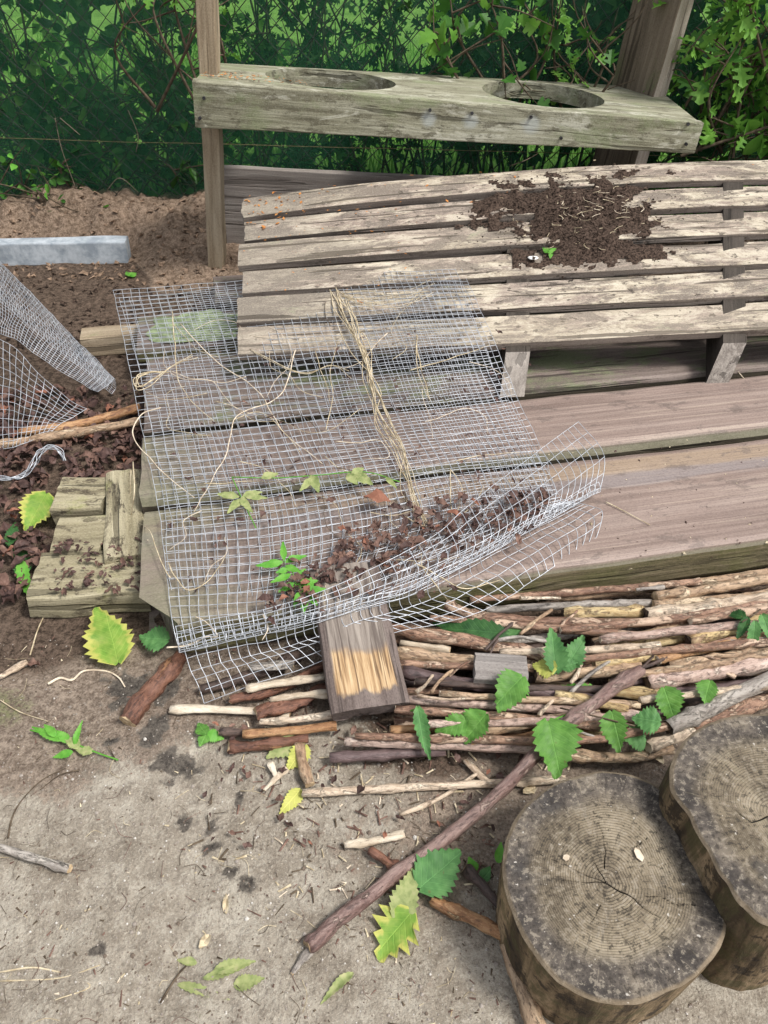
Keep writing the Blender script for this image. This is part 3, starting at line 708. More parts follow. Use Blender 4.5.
S([(555, 694), (590, 701), (628, 710)], 10, 'yellow', 'yellow barkless length at the right end of the long purplish stick', z=.058)
S([(408, 700), (500, 706), (565, 710), (600, 716)], 11, 'pink', 'long pale pink striped stick running right from the offcut corner', z=.045, knots=1)
S([(380, 628, .045), (440, 637), (490, 645), (545, 657)], 15, 'red', 'thick reddish flaky stick coming out under the mesh above the grey block', z=.05, knots=3)
S([(395, 654), (440, 658), (476, 662)], 14, 'tan', 'tan stick ending at the left side of the grey block', z=.042)
S([(535, 676), (600, 672), (640, 668)], 14, 'tan', 'stout tan stick with a dark cut left end right of the grey block', z=.05, endk=('cutdark', 'cut'))
S([(404, 692), (452, 690)], 9, 'red', 'short thin reddish stick between the purplish and the pink striped sticks', z=.035)
S([(400, 643), (450, 650)], 8, 'white', 'thin split whitish stick left under the thick flaky one', z=.035)
S([(484, 731), (560, 719), (600, 716)], 13, 'tan', 'tan stick with a yellow underside right of the paired nettle leaves', z=.04)
S([(345, 741), (420, 744), (480, 747), (545, 749)], 11, 'pink', 'lowest long pinkish stick, its pale cut end below the offcut', z=.03)
S([(330, 757), (385, 755), (445, 751)], 12, 'purple', 'grey purple stick lying on the soil below the offcut', z=.018)
S([(390, 731), (445, 727)], 10, 'orange', 'short wet orange stick just right of the offcut', z=.03)
S([(470, 745), (540, 736), (590, 733)], 11, 'orange', 'orange tan stick above the lowest pinkish stick', z=.03)
S([(560, 755), (625, 758), (672, 749)], 12, 'tan', 'tan stick curving behind the front stump', z=.025)
S([(575, 737), (640, 733)], 12, 'yellow', 'golden stub half hidden behind the large hanging nettle leaf', z=.03)
S([(648, 747), (692, 731)], 15, 'pale', 'pale broken stub pointing at the rear stump', z=.04, endk=('root', 'cut'), taper=(.75, 1))
S([(432, 715), (480, 712), (530, 722)], 9, 'dark', 'thin dark stick behind the paired nettle leaves', z=.03)
S([(720, 633), (748, 630)], 15, 'rust', 'flaky brown bark lump beside the yellow peeled stick', z=.05, taper=(.6, .9))
S([(636, 590), (664, 587)], 4, 'grey', 'thin grey twig lying near the plank face', z=.055)
S([(590, 622), (650, 612)], 9, 'dark', 'dark stick peeping out under the short golden stick', z=.028)
# left of the offcut, under the mesh
S([(250, 667), (294, 664)], 11, 'grey', 'weathered grey wood scrap under the drooping mesh', z=.03, flat=.5)
S([(246, 689), (285, 683), (325, 677)], 10, 'white', 'split whitish stick under the mesh running to the offcut', z=.03, flat=.6)
S([(170, 709), (230, 710), (290, 714)], 10, 'white', 'split white stick on the bare earth at the mesh corner', z=.012, flat=.6, endk=('cutdark', 'cut'))
S([(243, 734), (290, 731), (336, 725)], 10, 'orange', 'bright orange peeled stick leading to the offcut corner', z=.022)
S([(219, 732), (256, 733)], 8, 'dark', 'short black rotten stick left of the bright orange one', z=.015)
S([(229, 747), (265, 745), (308, 738)], 12, 'rust', 'dark rust red rotten stick below the bright orange one', z=.014)
S([(256, 714), (290, 704), (328, 688)], 17, 'rust', 'broad slab of red brown bark under the mesh left of the offcut', z=.02, flat=.5)
S([(200, 690), (250, 676), (300, 655)], 12, 'dark', 'dark branch under the drooping mesh, left of the grey scrap', z=.014)
S([(230, 700), (275, 690), (330, 662)], 11, 'rust', 'brown rotten branch beneath the split whitish stick', z=.016)
for (x0, y0, x1, y1, d, k, z, lb) in (
    (470, 600, 700, 582, 7, 'red', .045, 'long thin reddish stick nearest the mossy plank face'),
    (430, 618, 640, 636, 8, 'red', .058, 'thin reddish brown stick crossing above the thin pale grey one'),
    (560, 630, 768, 604, 8, 'red', .066, 'thin red brown stick lying over the thick cream peeled stick'),
    (600, 640, 800, 622, 9, 'pink', .066, 'slim pinkish stick lying over the greenish yellow ones'),
    (575, 660, 790, 640, 8, 'red', .066, 'slim reddish stick lying over the short pale yellow stub'),
    (620, 676, 800, 648, 8, 'tan', .07, 'slim tan stick resting just above the long pinkish knotted one'),
    (400, 664, 560, 668, 8, 'red', .05, 'slim reddish stick passing behind the grey block'),
    (415, 681, 610, 690, 7, 'dark', .056, 'slim dark stick resting along the long purplish one'),
    (395, 710, 600, 726, 9, 'red', .05, 'reddish stick below the long pale pink striped stick'),
    (420, 724, 640, 716, 8, 'pink', .052, 'slim pinkish stick passing behind the paired nettle leaves'),
    (355, 736, 560, 742, 8, 'red', .042, 'slim reddish stick just above the lowest long pinkish one'),
    (560, 744, 690, 722, 8, 'red', .056, 'slim reddish stick between the front stump and the grey lichen stick'),
    (640, 700, 800, 684, 8, 'pale', .064, 'slim pale stick under the upper pair of nettle leaves'),
    (500, 652, 660, 646, 8, 'pale', .058, 'slim pale stick behind the upright nettle seedling'),
    (440, 694, 640, 705, 7, 'tan', .058, 'slim tan stick between the purplish and striped sticks'),
    (690, 622, 800, 606, 9, 'red', .068, 'slim reddish stick under the drooping narrow leaved nettle'),
    (260, 722, 345, 712, 7, 'pale', .026, 'slim pale stick behind the offcut, above the bright orange one'),
    (270, 700, 330, 694, 6, 'white', .03, 'slim split stick left of the offcut under the mesh hem')):
    S([(x0, y0, z), ((x0 + x1) / 2, (y0 + y1) / 2 + random.uniform(-3, 3), z), (x1, y1, z)], d + 1.5, k, lb, endk=('root', 'cut'), knots=3, wav=.35, taper=(.85, 1.1))
# filler sticks low in the pile
def low(px, py):
    return True
fl = 0
while fl < 34:
    x = random.uniform(385, 790); t = random.random()
    top = 612 - (x - 400) * .10; bot = 752 if x < 560 else 752 - (x - 560) * .14
    y = top + (bot - top) * t; l = random.uniform(60, 150); sl = random.uniform(-.2, .1)
    S([(x - l / 2, y - sl * l / 2), (x, y + random.uniform(-2, 2)), (x + l / 2, y + sl * l / 2)], random.uniform(8, 14), random.choice(['dark', 'red', 'tan', 'purple', 'dark', 'pink']), 'half buried stick low in the pile, mostly hidden by those on top', z=random.uniform(.008, .024)); fl += 1
for _ in range(22):
    x = random.uniform(410, 740); y = random.uniform(625, 735) - max(0, x - 560) * .1; a = random.uniform(-1.2, .5); l = random.uniform(25, 75)
    stick([(x, y, .06), (x + l * .5 * math.cos(a), y + l * .5 * math.sin(a) * .7 + random.uniform(-3, 3), .064), (x + l * math.cos(a), y + l * math.sin(a) * .7, .06)], random.uniform(2, 3.6), random.choice(['pale', 'grey', 'dark', 'tan', 'red']), 'thin bare twig strewn across the top of the stick pile', 'thin twigs on the stick pile', 'twig', wav=1.2)
# loose sticks
def LS(pxs, d, kind, label, **k):
    z = k.pop('z', .01)
    return stick([(p[0], p[1], p[2] if len(p) > 2 else z) for p in pxs], d, kind, label, None, **k)
LS([(308, 948, .008), (345, 915, .012), (400, 872, .018), (460, 827, .03), (500, 790, .045), (545, 745, .066), (590, 706, .078), (642, 670, .085)], 14, 'diag', 'long smooth reddish stick leaning diagonally from the earth onto the pile', taper=(1, .9), knots=6)
LS([(292, 974, .006), (304, 958, .007), (322, 938, .01)], 10, 'grey', 'pale split tip of bark at the lower end of the long diagonal stick', taper=(.3, 1), flat=.6)
LS([(302, 793), (400, 788), (500, 783), (565, 779)], 8, 'pale', 'thin straight beige cane lying across the soil below the pile', wav=.1, knots=3)
LS([(345, 845), (375, 841), (404, 833)], 8, 'white', 'short white splintered stick beside the long diagonal stick', flat=.6)
LS([(432, 900), (470, 918), (517, 941)], 12, 'orange', 'bark stick with a wet orange side left of the front stump', endk=('cut', 'root'))
LS([(466, 868), (485, 888), (505, 912)], 9, 'dark', 'dark grey twig above the orange sided stick near the front stump')
LS([(508, 945), (520, 985), (540, 1040)], 16, 'tan', 'tan bark stick pointing down past the front stump at the frame edge')
LS([(-20, 842), (30, 857), (70, 869)], 8, 'grey', 'bare grey stick lying on the earth at the left edge', knots=1)
LS([(127, 722), (150, 692), (182, 655)], 18, 'rust', 'crumbling dark brown bark stick beside the yellow green leaf', taper=(1.1, .8), knots=4, wav=.6)
LS([(299, 745, .012), (303, 765), (310, 785)], 10, 'tan', 'short brown stick standing out below the offcut among lime leaves')
LS([(264, 790), (275, 779), (286, 768)], 7, 'white', 'white splinter of wood left of the short brown stick', flat=.5, taper=(.5, 1))
LS([(270, 763), (277, 777)], 5, 'white', 'tiny white wood chip above the white splinter', flat=.5)
LS([(20, 433, .03), (80, 424, .035), (140, 408, .04)], 9, 'orange', 'orange brown stick, the upper of two under the left mesh roll', wav=.5)
LS([(-10, 447, .03), (50, 437, .03), (142, 421, .035)], 9, 'tan', 'brown stick, the lower of two under the left mesh roll', wav=.5)
LS([(400, 815), (440, 798), (480, 772)], 4, 'pale', 'thin straw stem crossing the beige cane')
LS([(465, 760), (490, 785)], 6, 'pale', 'short split straw stick beside the long diagonal stick', flat=.5)
LS([(370, 850), (385, 860), (395, 868)], 9, 'rust', 'dark bark scrap under the short white splintered stick', flat=.5)
LS([(-10, 683), (10, 671), (27, 662)], 5, 'pale', 'pale snapped twig at the left edge above the leafy sprig')
LS([(520, 598, .085), (560, 598, .06)], 3, 'pale', 'thin straw against the mossy plank face')

# ------------------------------------------------------------------ stumps
def stump(poly, pith, h, ht, cracks, label, seed):
    c = P(*pith, h); pts = [P(a, b, h) - c for a, b in poly]
    angs = sorted([(math.atan2(p.y, p.x), math.hypot(p.x, p.y)) for p in pts])
    def rb(a):
        a = (a + math.pi) % (2 * math.pi) - math.pi; n = len(angs)
        for i in range(n):
            a0, r0 = angs[i]; a1, r1 = angs[(i + 1) % n]
            if i == n - 1: a1 += 2 * math.pi
            aa = a if a >= a0 else a + 2 * math.pi
            if a0 <= aa <= a1:
                t = (aa - a0) / (a1 - a0); t = t * t * (3 - 2 * t) * .5 + t * .5; return r0 + (r1 - r0) * t
        return angs[0][1]
    NA, NR = 340, 110; V = [(0, 0, 0)]; ringf = [0.0]; ck = [1.0]; outer = [0.0]
    cr_l = [[(P(a, b, h) - c) for a, b in L] for L in cracks]
    def cdist(p):
        d = 9
        for L in cr_l:
            for i in range(len(L) - 1):
                a, b = L[i], L[i + 1]; ab = b - a; t = max(0, min(1, (p - a).dot(ab) / ab.length_squared)); q = a + ab * t
                tt = (i + t) / (len(L) - 1); w = (.00085 if L is cr_l[0] else .00042) * (1 - .6 * tt)
                d = min(d, (p - q).length / w)
        return d
    for k in range(1, NR + 1):
        f = k / NR
        for i in range(NA):
            a = 2 * math.pi * i / NA
            r = rb(a) * (1 + .006 * nz(math.cos(a) * 9, math.sin(a) * 9, seed)) * f
            p = Vector((r * math.cos(a), r * math.sin(a), 0)); d = cdist(p + Vector((nz(p.x, p.y, 1, 60), nz(p.x, p.y, 5, 60), 0)) * .003)
            z = -.004 * max(0, 1 - d / 1.6) + .0012 * fbm(p.x, p.y, seed, 30, 3) - (.004 * max(0, f - .965) / .035)
            V.append((p.x, p.y, z)); ringf.append(f + .012 * nz(p.x, p.y, seed, 14)); ck.append(max(0, min(1, 1.7 - d)))
    Fc = [[0, 1 + i, 1 + (i + 1) % NA] for i in range(NA)]
    for k in range(NR - 1):
        for i in range(NA):
            b0 = 1 + k * NA; i2 = (i + 1) % NA; Fc.append([b0 + i, b0 + NA + i, b0 + NA + i2, b0 + i2])
    root = empty('tree_stump', (c.x, c.y, 0)); tag(root, label, 'stump', 'sawn tree stumps')
    # top material
    m, nt, b = newmat('stump_top'); vec, co, rn = objvec(nt)
    rf = attr(nt, 'ringf'); n1 = noi(nt, vec, 17, 8, .68); n2 = noi(nt, vec, 150, 5, .7); n3 = noi(nt, vec, 11, 5, .65, .5)
    rr = mth(nt, 'ADD', rf, mth(nt, 'MULTIPLY', mth(nt, 'SUBTRACT', n1, .5), .018))
    w = mth(nt, 'SINE', mth(nt, 'MULTIPLY', mth(nt, 'POWER', rr, 1.15), 2 * math.pi * 42))
    col = ramp(nt, n3, [(.38, (.125, .10, .068)), (.5, (.21, .17, .116)), (.62, (.30, .25, .175))])
    ang = nd(nt, 'ShaderNodeMath', {0: nd(nt, 'ShaderNodeSeparateXYZ', {0: co}).outputs[1], 1: nd(nt, 'ShaderNodeSeparateXYZ', {0: co}).outputs[0]}, operation='ARCTAN2').outputs[0]
    rad_ = noi(nt, nd(nt, 'ShaderNodeCombineXYZ', {0: mth(nt, 'MULTIPLY', ang, 14.0), 1: mth(nt, 'MULTIPLY', rf, 3.0), 2: rn}).outputs[0], 1.6, 5, .65)
    inner = mth(nt, 'MULTIPLY', rampf(nt, mth(nt, 'ADD', rf, mth(nt, 'MULTIPLY', mth(nt, 'SUBTRACT', n3, .5), .35)), .8, .6), 1.0)
    dark = ramp(nt, n1, [(.38, (.036, .031, .028)), (.5, (.088, .074, .062)), (.63, (.18, .15, .115))])
    col = mix(nt, inner, dark, col)
    line = mth(nt, 'MULTIPLY', rampf(nt, w, .55, 1.0), mth(nt, 'MULTIPLY', mth(nt, 'ADD', mth(nt, 'MULTIPLY', inner, .75), .12), rampf(nt, n1, .3, .55)))
    col = mix(nt, mth(nt, 'MULTIPLY', line, .6), col, (.05, .04, .03))
    col = mix(nt, mth(nt, 'MULTIPLY', rampf(nt, rad_, .42, .34), .6), col, (.04, .032, .026))
    col = mix(nt, mth(nt, 'MULTIPLY', rampf(nt, rad_, .58, .68), .3), col, (.34, .29, .21))
    blob = noi(nt, mapp(nt, vec, (1, 1, 1), (5, 3, 1)), 15, 4, .6)
    col = mix(nt, mth(nt, 'MULTIPLY', rampf(nt, blob, .58, .68), .65), col, (.075, .068, .062))
    col = mix(nt, mth(nt, 'MULTIPLY', rampf(nt, n2, .53, .62), .5), col, (.33, .285, .22))
    col = mix(nt, mth(nt, 'MULTIPLY', rampf(nt, n2, .46, .38), .7), col, (.03, .025, .02))
    speck = noi(nt, mapp(nt, vec, (1, 1, 1), (2, 7, 4)), 120, 3, .5)
    col = mix(nt, mth(nt, 'MULTIPLY', rampf(nt, speck, .70, .73), .8), col, (.52, .48, .42))
    col = mix(nt, rampf(nt, attr(nt, 'crack'), .25, .9), col, (.012, .01, .008))
    rim = rampf(nt, mth(nt, 'ADD', rf, mth(nt, 'MULTIPLY', mth(nt, 'SUBTRACT', n1, .5), .05)), .955, .985)
    col = mix(nt, mth(nt, 'MULTIPLY', rim, .6), col, (.25, .19, .12))
    nt.links.new(col, b.inputs['Base Color']); b.inputs['Roughness'].default_value = .85
    setbump(nt, b, mth(nt, 'SUBTRACT', mth(nt, 'ADD', n2, n1), line), .7, .003)
    mk('cut_face', V, Fc, m, Matrix.Translation(c), root, smooth=True, attrs={'ringf': ringf, 'crack': ck})
    # side
    m2, nt, b = newmat('stump_side'); vec, co, rn = objvec(nt)
    n1 = noi(nt, mapp(nt, vec, (26, 26, 4)), 1, 6, .7, .6); n2 = noi(nt, vec, 30, 6, .7)
    col = ramp(nt, n1, [(.4, (.06, .042, .025)), (.5, (.17, .12, .068)), (.6, (.3, .215, .13))])
    col = mix(nt, mth(nt, 'MULTIPLY', rampf(nt, n2, .5, .6), .6), col, (.075, .068, .03))
    col = mix(nt, mth(nt, 'MULTIPLY', rampf(nt, n2, .47, .4), .8), col, (.025, .019, .014))
    nt.links.new(col, b.inputs['Base Color']); b.inputs['Roughness'].default_value = .9; setbump(nt, b, mth(nt, 'ADD', n1, n2), .8, .006)
    V = []; Fc = []; K = 12
    for k in range(K + 1):
        z = -h - .01 + (h + .01 - .004) * (1 - k / K)
        for i in range(NA):
            a = 2 * math.pi * i / NA; g = 1 + .006 * nz(math.cos(a) * 9, math.sin(a) * 9, seed)
            r = rb(a) * g * (1 + (k / K) * ht + (.012 * nz(math.cos(a) * 5, math.sin(a) * 5, z * 6 + seed) + .006 * nz(math.cos(a) * 30, math.sin(a) * 30, z * 12)) * min(1, k / 2))
            V.append((r * math.cos(a), r * math.sin(a), z))
    for k in range(K):
        for i in range(NA):
            i2 = (i + 1) % NA; Fc.append([k * NA + i, (k + 1) * NA + i, (k + 1) * NA + i2, k * NA + i2])
    mk('bark', V, Fc, m2, Matrix.Translation(c), root, smooth=True)
stump([(503, 860), (510, 828), (535, 796), (570, 777), (608, 770), (648, 779), (678, 802), (697, 838), (714, 870), (728, 905), (724, 940), (702, 970), (668, 991), (630, 1004), (592, 999), (560, 982), (532, 950), (512, 910)], (606, 883), .12, -.05,
      [[(606, 883), (625, 893), (645, 907), (660, 918)], [(606, 883), (598, 868), (592, 858)], [(604, 868), (606, 850), (597, 818), (594, 812)], [(606, 883), (580, 872), (540, 854)], [(606, 883), (570, 881), (545, 880)], [(632, 848), (660, 830)], [(645, 895), (700, 908)], [(600, 905), (590, 925)]],
      'front round sawn stump, growth rings and radial cracks fully in view', 3.0)
stump([(670, 786), (673, 758), (688, 736), (714, 720), (748, 713), (800, 716), (850, 745), (878, 800), (872, 870), (835, 918), (790, 930), (762, 922), (742, 905), (726, 880), (708, 848), (690, 815)], (775, 815), .17, .0,
      [[(775, 815), (750, 822), (735, 810)], [(775, 815), (790, 840)]],
      'rear sawn stump at the right edge, touching the front one', 8.0)
def chip(px, py, z, l, w, mat, label, ang):
    p = P(px, py, z); V = []; 
    d = Vector((math.cos(ang), math.sin(ang), .05)); s = Vector((-d.y, d.x, 0))
    pts = [(0, .3), (.35, 1), (.8, .8), (1, .1), (.7, -.6), (.2, -.7)]
    top = [d * l * a + s * w * b + Vector((0, 0, .002)) for a, b in pts]; bot = [q - Vector((0, 0, .0015)) for q in top]
    n = len(pts); Fc = [list(range(n)), [n + i for i in range(n)][::-1]] + [[i, n + i, n + (i + 1) % n, (i + 1) % n] for i in range(n)]
    return tag(mk('wood_chip', top + bot, Fc, mat, Matrix.Translation(p)), label, 'wood chip')
chip(643, 862, .1215, .017, .005, M['root'], 'larger cream wood chip lying right of the pith on the front stump', 1.9)
chip(563, 860, .1215, .009, .004, M['root'], 'small cream wood chip left of the pith on the front stump', .4)

# ------------------------------------------------------------------ wire mesh
def surfgrid(rows):
    """rows: list of rows of Vectors -> function S(u,v), Catmull-Rom in both directions"""
    nr, nc = len(rows), len(rows[0])
    def c1(pts, t):
        n = len(pts) - 1; x = min(max(t, 0), 1) * n; i = min(int(x), n - 1); t = x - i
        b, c = pts[i], pts[i + 1]; a = pts[i - 1] if i > 0 else b * 2 - c; d = pts[i + 2] if i + 2 <= n else c * 2 - b
        return .5 * ((2 * b) + (c - a) * t + (2 * a - 5 * b + 4 * c - d) * t * t + (3 * b - a - 3 * c + d) * t ** 3)
    return lambda u, v: c1([c1(r, u) for r in rows], v)
def wiremesh(name, rows, cell, parent, r=.00066, seed=0.0, jit=.0022, samp=1.0):
    Sf = surfgrid(rows)
    def ln(f, n=24):
        q = [f(i / n) for i in range(n + 1)]; return sum((q[i + 1] - q[i]).length for i in range(n))
    lu = max(ln(lambda t: Sf(t, .5)), .5 * (ln(lambda t: Sf(t, 0)) + ln(lambda t: Sf(t, 1)))); lv = (ln(lambda t: Sf(.25, t)) + ln(lambda t: Sf(.75, t))) / 2
    nu = max(2, round(lu / cell)); nv = max(2, round(lv / cell))
    def pt(u, v):
        p = Sf(u, v)
        return p + Vector((nz(p.x, p.y, seed, 16), nz(p.x, p.y, seed + 7, 16), 1.2 * nz(p.x, p.y, seed + 3, 12))) * jit + Vector((nz(p.x, p.y, seed + 11, 45), nz(p.x, p.y, seed + 12, 45), nz(p.x, p.y, seed + 13, 6) * 3)) * jit * .45
    def arc(fs, n, k=60):
        cum = [0.0]
        for i in range(k): cum.append(cum[-1] + sum((f((i + 1) / k) - f(i / k)).length for f in fs))
        out = []; i = 0
        for j in range(n + 1):
            t = cum[-1] * j / n
            while i < k - 1 and cum[i + 1] < t: i += 1
            out.append((i + (t - cum[i]) / max(1e-9, cum[i + 1] - cum[i])) / k)
        return out
    us = arc([lambda t: Sf(t, .2), lambda t: Sf(t, .8)], nu); vs_ = arc([lambda t: Sf(.2, t), lambda t: Sf(.5, t), lambda t: Sf(.85, t)], nv)
    G_ = [[pt(us[i], vs_[j]) for i in range(nu + 1)] for j in range(nv + 1)]
    mb = MB()
    for j in range(nv + 1): mb.add(*tube(cr(G_[j], 2) if nu > 2 else G_[j], r, 4, False))
    for i in range(nu + 1): mb.add(*tube(cr([G_[j][i] + Vector((0, 0, r * 1.2)) for j in range(nv + 1)], 2), r, 4, False))
    return mb.build(name, M['galv'], None, parent, True)
def rows_px(rows): return [[P(a, b, z) for a, b, z in r] for r in rows]
wr = empty('wire_mesh_sheet', P(300, 480, DZ)); tag(wr, 'large galvanised wire mesh sheet sprawled over the planks with a curled front edge', 'wire mesh')
topA = [
 [(113, 290, .175), (198, 284, .19), (284, 278, .205), (370, 273, .235), (455, 269, .262)],
 [(127, 355, .145), (217, 348, .16), (305, 342, .185), (393, 336, .205), (478, 330, .215)],
 [(142, 430, .115), (237, 422, .125), (328, 413, .14), (418, 405, .15), (505, 395, .145)],
 [(157, 500, .105), (260, 490, .108), (357, 478, .112), (450, 465, .112), (537, 457, .108)],
 [(165, 560, .102), (270, 552, .104), (370, 533, .104), (465, 512, .104), (556, 497, .105)],
 [(171, 615, .09), (265, 608, .10), (352, 588, .102), (440, 553, .102), (572, 500, .104)],
 [(180, 652, .06), (270, 633, .085), (350, 611, .10), (440, 577, .102), (599, 490, .104)]]
wiremesh('top_layer', rows_px(topA), .0195, wr, seed=1)
low_ = []
for j, r in enumerate(topA[:6]):
    k = j / 6; low_.append([(a + 7 + 5 * math.sin(j), b + 5 - 9 * i / 4 + 4, max(z - .014, .093 if j < 5 else z - .006)) for i, (a, b, z) in enumerate(r)])
low_[5] = [(187, 657, .05), (276, 637, .075), (356, 612, .094), (447, 579, .096), (588, 505, .098)]
low_.append([(196, 682, .025), (290, 652, .06), (376, 624, .085), (468, 596, .09), (603, 513, .105)])
low_.append([(204, 703, .01), (303, 667, .045), (396, 632, .07), (490, 608, .075), (596, 537, .088)])
wiremesh('lower_layer', rows_px(low_), .0195, wr, seed=5, jit=.003)
flap = [
 [(180, 652, .062), (300, 623, .092), (420, 585, .104), (505, 545, .106), (600, 490, .106)],
 [(179, 642, .082), (303, 612, .112), (430, 566, .128), (518, 517, .135), (604, 455, .135)],
 [(176, 626, .092), (300, 599, .122), (420, 543, .142), (500, 480, .15), (578, 422, .152)]]
wiremesh('curled_flap', rows_px(flap), .0195, wr, seed=9, jit=.002)
lip = [[(180, 652, .061), (270, 634, .086), (350, 612, .101), (440, 578, .104), (600, 491, .106)],
       [(179, 650, .068), (270, 629, .096), (350, 607, .112), (441, 573, .113), (600, 487, .114)],
       [(178, 645, .070), (270, 623, .100), (351, 602, .116), (443, 568, .118), (598, 482, .12)]]
wiremesh('folded_lip', rows_px(lip), .0125, wr, seed=12, jit=.004)
# left roll
wl = empty('wire_mesh_roll', P(30, 400, 0)); tag(wl, 'crumpled roll of galvanised wire mesh at the left edge beside the soil', 'wire mesh')
wiremesh('upper_fold', rows_px([
 [(-70, 195, .20), (-20, 243, .175), (35, 298, .145), (80, 343, .11), (114, 378, .08)],
 [(-85, 245, .185), (-25, 275, .165), (22, 318, .145), (70, 357, .105), (109, 385, .075)],
 [(-95, 290, .18), (-30, 322, .15), (15, 340, .125), (60, 370, .09), (99, 392, .066)]]), .0150, wl, seed=3, jit=.005, r=.0006)
wiremesh('lower_fold', rows_px([
 [(-95, 305, .17), (0, 340, .13), (32, 366, .105), (62, 394, .07), (86, 408, .055)],
 [(-95, 355, .12), (0, 378, .09), (28, 393, .075), (54, 408, .055), (74, 415, .05)],
 [(-95, 410, .07), (0, 412, .06), (24, 416, .055), (45, 419, .05), (62, 422, .048)],
 [(-95, 460, .04), (0, 450, .035), (20, 445, .035), (38, 437, .035), (52, 431, .04)]]), .0175, wl, seed=4, jit=.004, r=.0006)
# backs of the roll facing away, so it closes as a roll
wiremesh('back_fold', rows_px([
 [(-70, 190, .22), (0, 262, .17), (40, 302, .14), (80, 345, .105), (115, 379, .075)],
 [(-60, 215, .13), (6, 282, .09), (48, 322, .07), (88, 362, .05), (116, 388, .045)],
 [(-55, 250, .05), (10, 310, .035), (52, 345, .03), (90, 376, .03), (112, 394, .035)]]), .0165, wl, seed=6)
tw = MB()
for k in range(7):
    q = [(-25, 477, .02), (0, 478, .025), (22, 476, .03), (33, 465, .05), (40, 452, .06), (50, 447, .05), (60, 452, .03), (64, 462, .012)]
    pts = [P(a + random.uniform(-4, 4), b + random.uniform(-3, 3), z + random.uniform(-.008, .01) + .008) for a, b, z in q]
    tw.add(*tube(cr(pts, 6), .0009, 4))
tag(tw.build('wire_tangle', M['galv'], None, None, True), 'loose tangle of bluish wire loops left of the mossy blocks', 'wire')

# ------------------------------------------------------------------ dried vines, roots, stems
def meshz(px, py): # a little over the mesh / boards
    p = on(px, py, .02); return p
TA = surfgrid(rows_px(topA))
def topz(px, py):
    """height of the draped mesh under this pixel"""
    v = .5
    for _ in range(14):
        # v from the sheet's rows at matching u
        u = .5
        best = None
        for i in range(11):
            pass
        break
    return None
# sample the sheet once for nearest lookup
from mathutils import kdtree
samp = [TA(i / 40, j / 60) for j in range(61) for i in range(41)]
ROTi = ROT.transposed()
def proj(p):
    q = ROTi @ (p - EYE); return (384 + F * q.x / -q.z, 512 - F * q.y / -q.z)
kd = kdtree.KDTree(len(samp))
for i, p in enumerate(samp): a, b = proj(p); kd.insert((a, b, 0), i)
kd.balance()
def onmesh(px, py, off=.003):
    co, i, d = kd.find((px, py, 0)); z = samp[i].z if d < 22 else on(px, py, 0).z
    return P(px, py, z + off)
def vine(pxs, r, mat, label, group='dry stems woven through the mesh', strands=1, spread=0.0, name='dried_vine'):
    mb = MB()
    for s in range(strands):
        pts = [onmesh(a + random.gauss(0, spread), b + random.gauss(0, spread), random.uniform(0, .006)) for a, b in pxs]
        ph = random.uniform(0, 9)
        sm = [p + Vector((nz(p.x * 30, p.y * 30, ph), nz(p.x * 30, p.y * 30, ph + 4), .5 * nz(p.x * 30, p.y * 30, ph + 8))) * .003 for p in cr(pts, 7)]
        mb.add(*tube(sm, lambda t, r=r: r * (1 - .5 * t) * random.uniform(.9, 1.1), 5))
    return tag(mb.build(name, M[mat], None, None, True), label, 'dry stem', group)
vine([(336, 292), (345, 318), (362, 350), (372, 385), (385, 420), (400, 455), (412, 490), (424, 524)], .0011, 'vine', 'thick bundle of pale dry stems running down the middle of the mesh', strands=12, spread=4.5)
vine([(342, 288), (362, 300), (395, 300), (430, 285)], .0009, 'vine', 'loose wisps of dry stem along the top right of the mesh', strands=6, spread=5)
vine([(172, 311), (175, 345), (178, 377), (192, 402), (213, 421)], .0013, 'vine', 'dry stem curving over the green patch left in the mesh')
vine([(180, 324), (217, 362), (256, 389), (284, 432), (323, 463)], .0013, 'root', 'long pale stem running diagonally from the green patch to the mesh middle')
vine([(165, 372), (150, 370), (136, 378), (138, 388), (152, 384), (170, 368), (195, 358)], .0013, 'vine', 'dry stem loop at the left edge of the mesh', strands=3, spread=2)
vine([(160, 408), (140, 415), (133, 436), (150, 458), (170, 479), (194, 498)], .0015, 'root', 'pale stem bending outside the left edge of the mesh')
vine([(295, 350), (280, 395), (237, 416), (228, 450), (217, 471), (194, 512)], .0014, 'root', 'pale stem zigzagging down the left third of the mesh')
vine([(233, 420), (260, 412), (284, 432), (300, 452)], .0011, 'vine', 'thin dry stem arching beside the zigzag stem')
vine([(410, 370), (440, 362), (470, 352), (490, 345)], .0012, 'vine', 'dry stem lying below the pallet edge at the right of the mesh')
vine([(415, 335), (420, 370), (428, 400)], .001, 'vine', 'short wispy stem hanging right of the stem bundle', strands=3, spread=2)
vine([(448, 468), (456, 490), (452, 525)], .0011, 'vine', 'forked straw standing in the lower right of the mesh', strands=2, spread=3)
vine([(414, 563), (440, 577), (466, 588), (500, 580)], .0015, 'vine', 'bent straw stem crossing the curled front edge')
vine([(422, 565), (436, 585), (450, 604)], .0014, 'vine', 'straw stem hanging down from the curled front edge')
vine([(167, 648), (190, 645), (205, 638), (218, 636), (205, 622), (195, 616)], .0015, 'root', 'white root hooked in the left end of the curled edge')
vine([(262, 614), (267, 628), (262, 640)], .0014, 'root', 'short white root poking through the curled edge')
vine([(168, 562), (185, 590), (210, 580), (225, 556)], .0011, 'vine', 'dry stem lying among brown leaves near the left mesh edge')
vine([(250, 350), (300, 372), (330, 368), (352, 376)], .001, 'vine', 'thin stem lying across the shaded gap', strands=2, spread=3)
vine([(325, 430), (333, 395), (330, 372), (338, 340)], .001, 'vine', 'thin upright stem left of the stem bundle')
